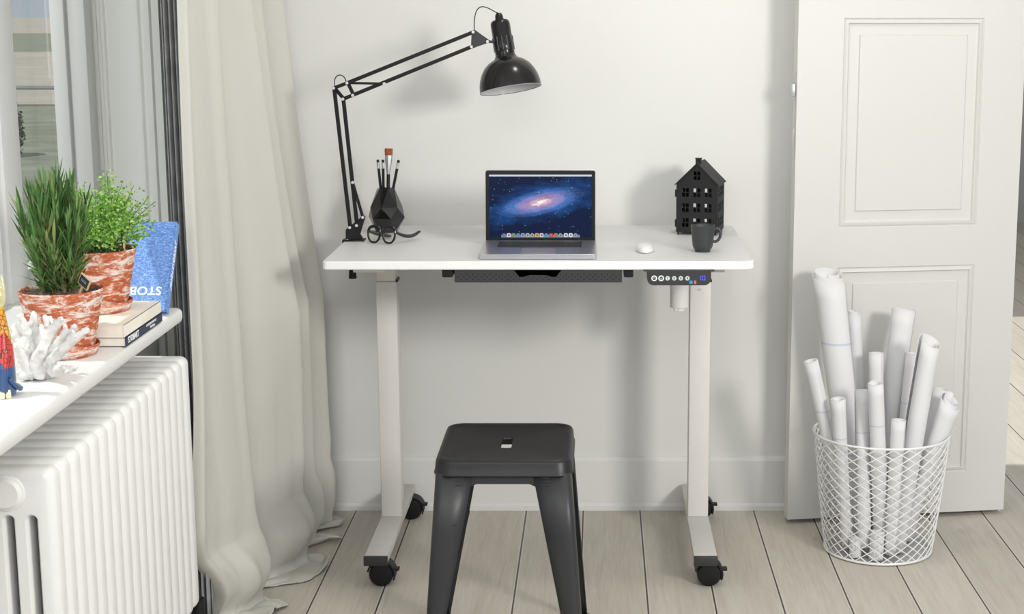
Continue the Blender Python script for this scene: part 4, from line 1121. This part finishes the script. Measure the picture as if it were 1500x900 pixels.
for k in range(150):
    a = rnd.uniform(0, 2 * PI); r = .03 * math.sqrt(rnd.random()); el = math.acos(rnd.uniform(.12, 1.0))
    Rr = rnd.uniform(.090, .150); ctr = Vector((c2[0] + .004, c2[1], zb))
    p0 = Vector((c2[0] + r * math.cos(a), c2[1] + r * math.sin(a), zb)); dirv = Vector((math.sin(el) * math.cos(a), math.sin(el) * math.sin(a), math.cos(el)))
    p2_ = ctr + Vector((dirv.x * Rr * .66, dirv.y * Rr * .66, dirv.z * Rr * 1.02 + .010))
    pm = (p0 + p2_) / 2 + Vector((0, 0, .018)); path = bez([p0, pm, p2_], 6); tube(sm, path, .0005, 4)
    for i in range(34):
        f = .15 + .85 * math.sqrt(rnd.random()); j = min(5, int(f * 6)); q = path[j].lerp(path[j + 1], f * 6 - j)
        q = q + Vector((rnd.gauss(0, 1), rnd.gauss(0, 1), rnd.gauss(0, 1))) * .0072
        s = rnd.uniform(.0019, .0034); nn = Vector((rnd.uniform(-1, 1), rnd.uniform(-1, 1), rnd.uniform(-.2, 1))).normalized(); x, y = frame_of(nn)
        bm.faces.new([bm.verts.new(q + x * s * math.cos(PI / 3 * m_) + y * s * .8 * math.sin(PI / 3 * m_)) for m_ in range(6)])
# a few sprigs leaning out to the right
for (tx, ty, tz) in ((.100, .03, .090), (.095, .02, .075), (.088, .0, .060), (.092, .02, .100)):
    path = bez([(c2[0] + .02, c2[1], zb), (c2[0] + .05, c2[1], zb + .05), (c2[0] + tx, c2[1] + ty, zb + tz)], 8); tube(sm, path, .0006, 4)
    for i in range(70):
        f = rnd.uniform(.3, 1); j = min(7, int(f * 8)); q = path[j].lerp(path[j + 1], f * 8 - j) + Vector((rnd.gauss(0, 1), rnd.gauss(0, 1), rnd.gauss(0, 1))) * .0055
        s = rnd.uniform(.0015, .0028); nn = Vector((rnd.uniform(-1, 1), rnd.uniform(-1, 1), 1)).normalized(); x, y = frame_of(nn)
        bm.faces.new([bm.verts.new(q + x * s * math.cos(PI / 3 * m_) + y * s * .8 * math.sin(PI / 3 * m_)) for m_ in range(6)])
put('stems', sm, M['needle'], p2); put('leaves', bm, M['tiny'], p2, smooth=False)
# name tags on sticks
def ptag(c, zb, pos, ang, tilt, w, h, label):
    t = thing('plant_tag', (pos[0], pos[1], zb + .098), label, 'plant tag', 'chalk plant tags')
    X = Matrix.Translation(pos) @ Matrix.Rotation(ang, 4, 'Z') @ Matrix.Rotation(tilt, 4, 'Y')
    bm = BM(); box(bm, -.0022, .0022, -.0008, .0008, -.032, .003, mtx=X); put('stick', bm, M['stick'], t, smooth=False)
    bm = BM(); box(bm, -w, w, -.0012, .0012, -.002, h, mtx=X); put('board', bm, M['stick'], t, smooth=False)
    bm = BM(); box(bm, -w + .002, w - .002, -.0018, -.001, .0, h - .002, mtx=X); sl = put('slate', bm, M['slate'], t, smooth=False)
    bm = BM()
    for k in range(5): box(bm, -w * .5 + k * w * .22, -w * .5 + k * w * .22 + .001, -.0021, -.0017, h * .35, h * .62, mtx=X)
    put('chalk_writing', bm, M['chalk'], sl, smooth=False)
ptag(c1, ZS, (-.842, 2.585, ZS + .120), math.radians(-30), math.radians(32), .012, .018, 'small slate tag on a tilted stick in the dark green plant')
ptag(c2, ZK, (-.832, 2.790, ZK + .116), math.radians(-78), math.radians(0), .010, .018, 'small slate tag seen edge-on in the light green plant')

# books
def book(name, x0, x1, y0, y1, z0, z1, cov, label, spine='+x', block=M['page'], cb=.0012, fb=None):
    t = thing(name, ((x0 + x1) / 2, (y0 + y1) / 2, z0), label, 'book')
    bm = BM(); box(bm, x0, x1, y0, y1, z1 - cb, z1, .0003); box(bm, x0, x1, y0, y1, z0, z0 + cb, .0003); box(bm, x1 - .0014, x1, y0, y1, z0, z1, .0003)
    put('cover', bm, cov, t, smooth=False)
    bm = BM(); box(bm, x0 + .003, x1 - .0014, y0 + (.003 if fb is None else fb), y1 - .003, z0 + cb, z1 - cb); put('page_block', bm, block, t, smooth=False)
    return t
bx1, by0, by1 = -.8020, 2.668, 2.900
b1 = book('hardback_book', -.985, bx1, by0, by1, ZS, ZS + .0160, M['navy'], 'navy hardback with white spine lettering, lower of the two stacked books', fb=.0012)
b2 = book('hardback_book', -.975, bx1 - .001, by0 - .002, by1 - .002, ZS + .0162, ZS + .0380, M['cream'], 'thick cream book on top of the navy one under the light green plant', fb=.0012, block=M['cream'])
text('spine_title', 'STOBART', .0150, M['white_ink'], b1, (bx1 + .0003, by0 + .046, ZS + .0083), (0, 1, 0), (0, 0, 1), bold=.0003, squash=1.0)
text('spine_text', 'THE REDISCOVERY OF', .0055, M['white_ink'], b1, (bx1 + .0003, by0 + .158, ZS + .0110), (0, 1, 0), (0, 0, 1), squash=1.2)
text('spine_text', 'Maritime', .0070, M['white_ink'], b1, (bx1 + .0003, by0 + .165, ZS + .0045), (0, 1, 0), (0, 0, 1), squash=1.2)
# blue book standing on its head, leaning right
bb = thing('blue_book', (-.83, 2.96, ZS), 'blue linen book standing upside down and leaning behind the light green plant', 'book')
q0 = Vector((-.8065, 2.944, ZS + .0125)); th = math.radians(35)
Ux = Vector((-1, .0, 0)); Vz = Vector((0, math.sin(th), math.cos(th))); Nn = Ux.cross(Vz).normalized()
if Nn.y > 0: Nn = -Nn
Vz = (Vz - Nn * Vz.dot(Nn) - Ux * Vz.dot(Ux)).normalized()
def bbox_(bm, u0, u1, v0, v1, n0, n1, bev=0):
    X = Matrix(((Ux.x, Vz.x, Nn.x, q0.x), (Ux.y, Vz.y, Nn.y, q0.y), (Ux.z, Vz.z, Nn.z, q0.z), (0, 0, 0, 1)))
    box(bm, u0, u1, v0, v1, n0, n1, bev, mtx=X)
BW, BHt, BT = .135, .186, .020
bm = BM(); bbox_(bm, 0, BW, 0, BHt, -.0022, 0, .0006); bbox_(bm, 0, BW, 0, BHt, -BT, -BT + .0022, .0006); bbox_(bm, -.0005, .0022, 0, BHt, -BT, 0, .0006); put('cover', bm, M['bluebook'], bb, smooth=False)
bm = BM(); bbox_(bm, .002, BW - .004, .004, BHt - .004, -BT + .0022, -.0022); put('page_block', bm, M['page'], bb, smooth=False)
o_ = q0 + Ux * .0465 + Vz * .0400 + Nn * .0003
text('cover_title', 'STOBART', .0245, M['white_ink'], bb, o_ + Ux * .019, Ux, -Vz, bold=.0004, squash=1.0)
o_ = q0 - Ux * .0008 + Vz * .098 - Nn * BT * .5
text('spine_title', 'JOHN STOBART', .0135, M['white_ink'], bb, o_, Vz, Nn * (1 if Vz.cross(Nn).dot(-Ux) > 0 else -1), bold=.0003, squash=1.02)

# coral
def skin(name, verts, edges, radii, m, parent, levels=1, disp=None, rootv=0):
    me = bpy.data.meshes.new(name); Mx = ROOT[parent.name]; inv = Mx.inverted()
    me.from_pydata([inv @ Vector(v) for v in verts], edges, []); o = bpy.data.objects.new(name, me); C.objects.link(o); o.parent = parent; ROOT[o.name] = Mx
    me.materials.append(m)
    s = o.modifiers.new('k', 'SKIN'); s.use_smooth_shade = True
    for v, r in zip(me.skin_vertices[0].data, radii): v.radius = (r, r) if not isinstance(r, tuple) else r
    me.skin_vertices[0].data[rootv].use_root = True
    u = o.modifiers.new('u', 'SUBSURF'); u.levels = levels; u.render_levels = levels
    if disp:
        tx = bpy.data.textures.new('d', 'CLOUDS'); tx.noise_scale = disp[0]; dm = o.modifiers.new('d', 'DISPLACE'); dm.texture = tx; dm.strength = disp[1]; dm.mid_level = .5
    return o
cc = Vector((-.872, 2.435, ZS))
co = thing('coral_ornament', cc, 'white branching coral ornament on the sill in front of the dark green pot', 'coral')
rnd = random.Random(5); V_, E_s, R__ = [cc + Vector((0, 0, .012))], [], [.013]
def branch(pi, pts, radii):
    last = pi
    for p, r in zip(pts, radii):
        V_.append(Vector(p)); R__.append(r); E_s.append((last, len(V_) - 1)); last = len(V_) - 1
    return last
def PX(u, v, y): 
    return None
tips = [(-0.8898, 2.42, 0.8214), (-0.869, 2.43, 0.8248), (-0.8567, 2.46, 0.8116), (-0.8152, 2.4, 0.8199), (-0.8084, 2.44, 0.8004), (-0.7831, 2.42, 0.8), (-0.8006, 2.36, 0.7437), (-0.8884, 2.4, 0.7827), (-0.9131, 2.46, 0.7975), (-0.8775, 2.48, 0.7936), (-0.8603, 2.5, 0.762)]
base_pts = [(-0.8734, 2.425, 0.729), (-0.8646, 2.435, 0.7212), (-0.849, 2.43, 0.7224), (-0.8823, 2.42, 0.7269)]
for i, tp in enumerate(tips):
    tp = Vector(tp); b0 = Vector(base_pts[i % 4]); b0.z = max(b0.z, ZS + .012)
    k1 = b0.lerp(tp, .35) + Vector((rnd.uniform(-.006, .006), rnd.uniform(-.008, .008), .002)); k2 = b0.lerp(tp, .7) + Vector((rnd.uniform(-.008, .008), rnd.uniform(-.006, .006), rnd.uniform(-.004, .004)))
    e = branch(0, [b0, k1, k2, tp], [.0110, .0085, .0070, .0042])
    n0 = len(V_) - 2
    for q in range(2):
        s0 = V_[n0 - q]; dd = (tp - b0).normalized(); x, y = frame_of(dd); a = rnd.uniform(0, 2 * PI)
        t_ = s0 + (dd * .8 + (x * math.cos(a) + y * math.sin(a)) * .9) * rnd.uniform(.014, .024)
        branch(n0 - q, [s0.lerp(t_, .5), t_], [.0052, .0032])
for a in range(6):
    an = a * PI / 3; branch(0, [cc + Vector((.020 * math.cos(an), .022 * math.sin(an), .009)), cc + Vector((.034 * math.cos(an), .036 * math.sin(an), .0075))], [.009, .0058])
skin('coral_branches', V_, E_s, R__, M['coral'], co, 2, (.007, .0060))

# cat figurine
kc = Vector((-.8805, 2.318, ZS))
ct = thing('cat_figurine', kc, 'tall painted cat figurine with patchwork colours at the left of the sill', 'figurine')
bm = BM()
def loft(bm, secs, seg=28, capb=True, capt=True):
    R = []
    for (x, y, z, a, b) in secs: R.append([bm.verts.new((kc.x + x + a * math.cos(2 * PI * k / seg), kc.y + y + b * math.sin(2 * PI * k / seg), kc.z + z)) for k in range(seg)])
    for A_, B_ in zip(R, R[1:]):
        for k in range(seg): bm.faces.new((A_[k], A_[(k + 1) % seg], B_[(k + 1) % seg], B_[k]))
    if capb: bm.faces.new(R[0][::-1])
    if capt: bm.faces.new(R[-1])
loft(bm, [(0, 0, .002, .0150, .021), (0, 0, .006, .0165, .0225), (0, 0, .03, .0165, .0225), (0, .001, .055, .0160, .021), (.0, .002, .075, .0150, .018), (0, .002, .095, .0120, .0135), (0, .001, .115, .0090, .0098), (0, 0, .130, .0072, .0080),
          (0, -.001, .136, .0080, .0088), (0, -.003, .143, .0112, .0115), (0, -.003, .151, .0122, .0120), (0, -.002, .159, .0108, .0105), (0, -.001, .165, .0075, .0080), (0, 0, .168, .003, .003)])
put('body', bm, M['cat'], ct, ang=180)
for s in (-1, 1):
    bm = BM(); loft(bm, [(s * .0062, -.001, .158, .0054, .0036), (s * .0066, 0, .168, .0040, .0028), (s * .0068, 0, .175, .0024, .0016), (s * .0070, 0, .182, .0006, .0005)], 12); put('ear', bm, M['cat'], ct)
    for q in (0, 1):
        bm = BM(); loft(bm, [(s * (.0042 + q * .0075), -.0205 + q * .004, .0003, .0036, .0050), (s * (.0042 + q * .0075), -.0210 + q * .004, .006, .0037, .0050), (s * (.0042 + q * .0075), -.0195 + q * .004, .0125, .0028, .0034)], 14); put('paw', bm, M['catpaw'], ct)
    ey = BM(); tube(ey, [(kc.x + s * .0022, kc.y - .0150, kc.z + .1505), (kc.x + s * .0048, kc.y - .0152, kc.z + .1530), (kc.x + s * .0078, kc.y - .0136, kc.z + .1520)], .0007, 6)
    put('eye', ey, M['catface'], ct)
    ey = BM(); cyl(ey, (kc.x + s * .0050, kc.y - .0152, kc.z + .1508), (kc.x + s * .0050, kc.y - .0138, kc.z + .1508), .0012, seg=10); put('pupil', ey, M['catface'], ct)
    wk = BM(); tube(wk, [(kc.x, kc.y - .0155, kc.z + .1455), (kc.x + s * .0022, kc.y - .0153, kc.z + .1440), (kc.x + s * .0044, kc.y - .0145, kc.z + .1452)], .0005, 6); put('mouth', wk, M['catface'], ct)
    bm = BM(); tube(bm, [(kc.x + s * .0085, kc.y - .010, kc.z + .070), (kc.x + s * .0078, kc.y - .017, kc.z + .045), (kc.x + s * .0070, kc.y - .0195, kc.z + .010)], [.0052, .0058, .0056], 12); put('foreleg', bm, M['cat'], ct)
nb = BM(); lathe(nb, [(0, -.0012), (.0012, 0), (0, .0012)], (kc.x, kc.y - .0155, kc.z + .1475), 10); put('nose', nb, M['catface'], ct)
bm = BM(); tube(bm, bez([kc + Vector((.004, .020, .012)), kc + Vector((.030, .018, .004)), kc + Vector((.020, -.008, .010)), kc + Vector((.014, -.016, .030))], 14), [.0050 - .00015 * i for i in range(15)], 10); put('tail', bm, M['cat'], ct)

# ================================================================ LIGHT AND CAMERA
def area(name, loc, to, sx, sy, power, col):
    L = bpy.data.lights.new(name, 'AREA'); L.shape = 'RECTANGLE'; L.size = sx; L.size_y = sy; L.energy = power; L.color = col
    o = bpy.data.objects.new(name, L); C.objects.link(o); o.location = loc
    o.rotation_euler = (Vector(to) - Vector(loc)).to_track_quat('-Z', 'Y').to_euler()
    return o
area('key_light', (1.75, 1.0, 1.58), (-.1, 4.0, .85), .5, .5, 52, (1, .965, .91))
area('ceiling_light', (.26, 3.22, 2.55), (.26, 3.5, 0), .22, .22, 7, (1, .97, .92))
area('fill_light', (-.3, -1.6, 1.8), (0, 3.8, .5), 3.5, 2.4, 22, (.95, .97, 1))
area('side_fill', (-.30, 1.2, 1.8), (-1.02, 3.4, 1.05), .8, .8, 9, (1, .99, .97))
area('far_room_fill', (1.7, 6.6, 2.5), (2.0, 6.8, 0), 1.2, 3.5, 22, (1, .97, .92))  # area lamp added in place of sunlight in the next room
area('window_fill', (-2.6, 1.0, 1.7), (-1.0, 3.4, 1.1), 1.6, 1.4, 20, (.97, .985, 1))  # area lamp added outside to brighten the window reveal
sun = bpy.data.lights.new('sun', 'SUN'); sun.energy = 3.0; sun.angle = math.radians(.6); sun.color = (1, .96, .89)
so = bpy.data.objects.new('sun', sun); C.objects.link(so); so.rotation_euler = Vector((.42, .10, -.90)).to_track_quat('-Z', 'Y').to_euler(); so.location = (-3, 2, 5)
w = bpy.data.worlds.new('World'); S.world = w; w.use_nodes = True
w.node_tree.nodes['Background'].inputs[0].default_value = (.80, .88, 1, 1); w.node_tree.nodes['Background'].inputs[1].default_value = .55

cam = bpy.data.cameras.new('Camera'); co_ = bpy.data.objects.new('Camera', cam); C.objects.link(co_); S.camera = co_
cam.sensor_width = 36; cam.lens = 2350 / 1500 * 36; cam.shift_x = -(876 - 750) / 1500
co_.location = (0, 0, 1.28); co_.rotation_euler = (PI / 2 - math.atan(435 / 2350), 0, 0); cam.clip_end = 700
S.view_settings.view_transform = 'Standard'; S.view_settings.look = 'None'; S.view_settings.exposure = -0.07
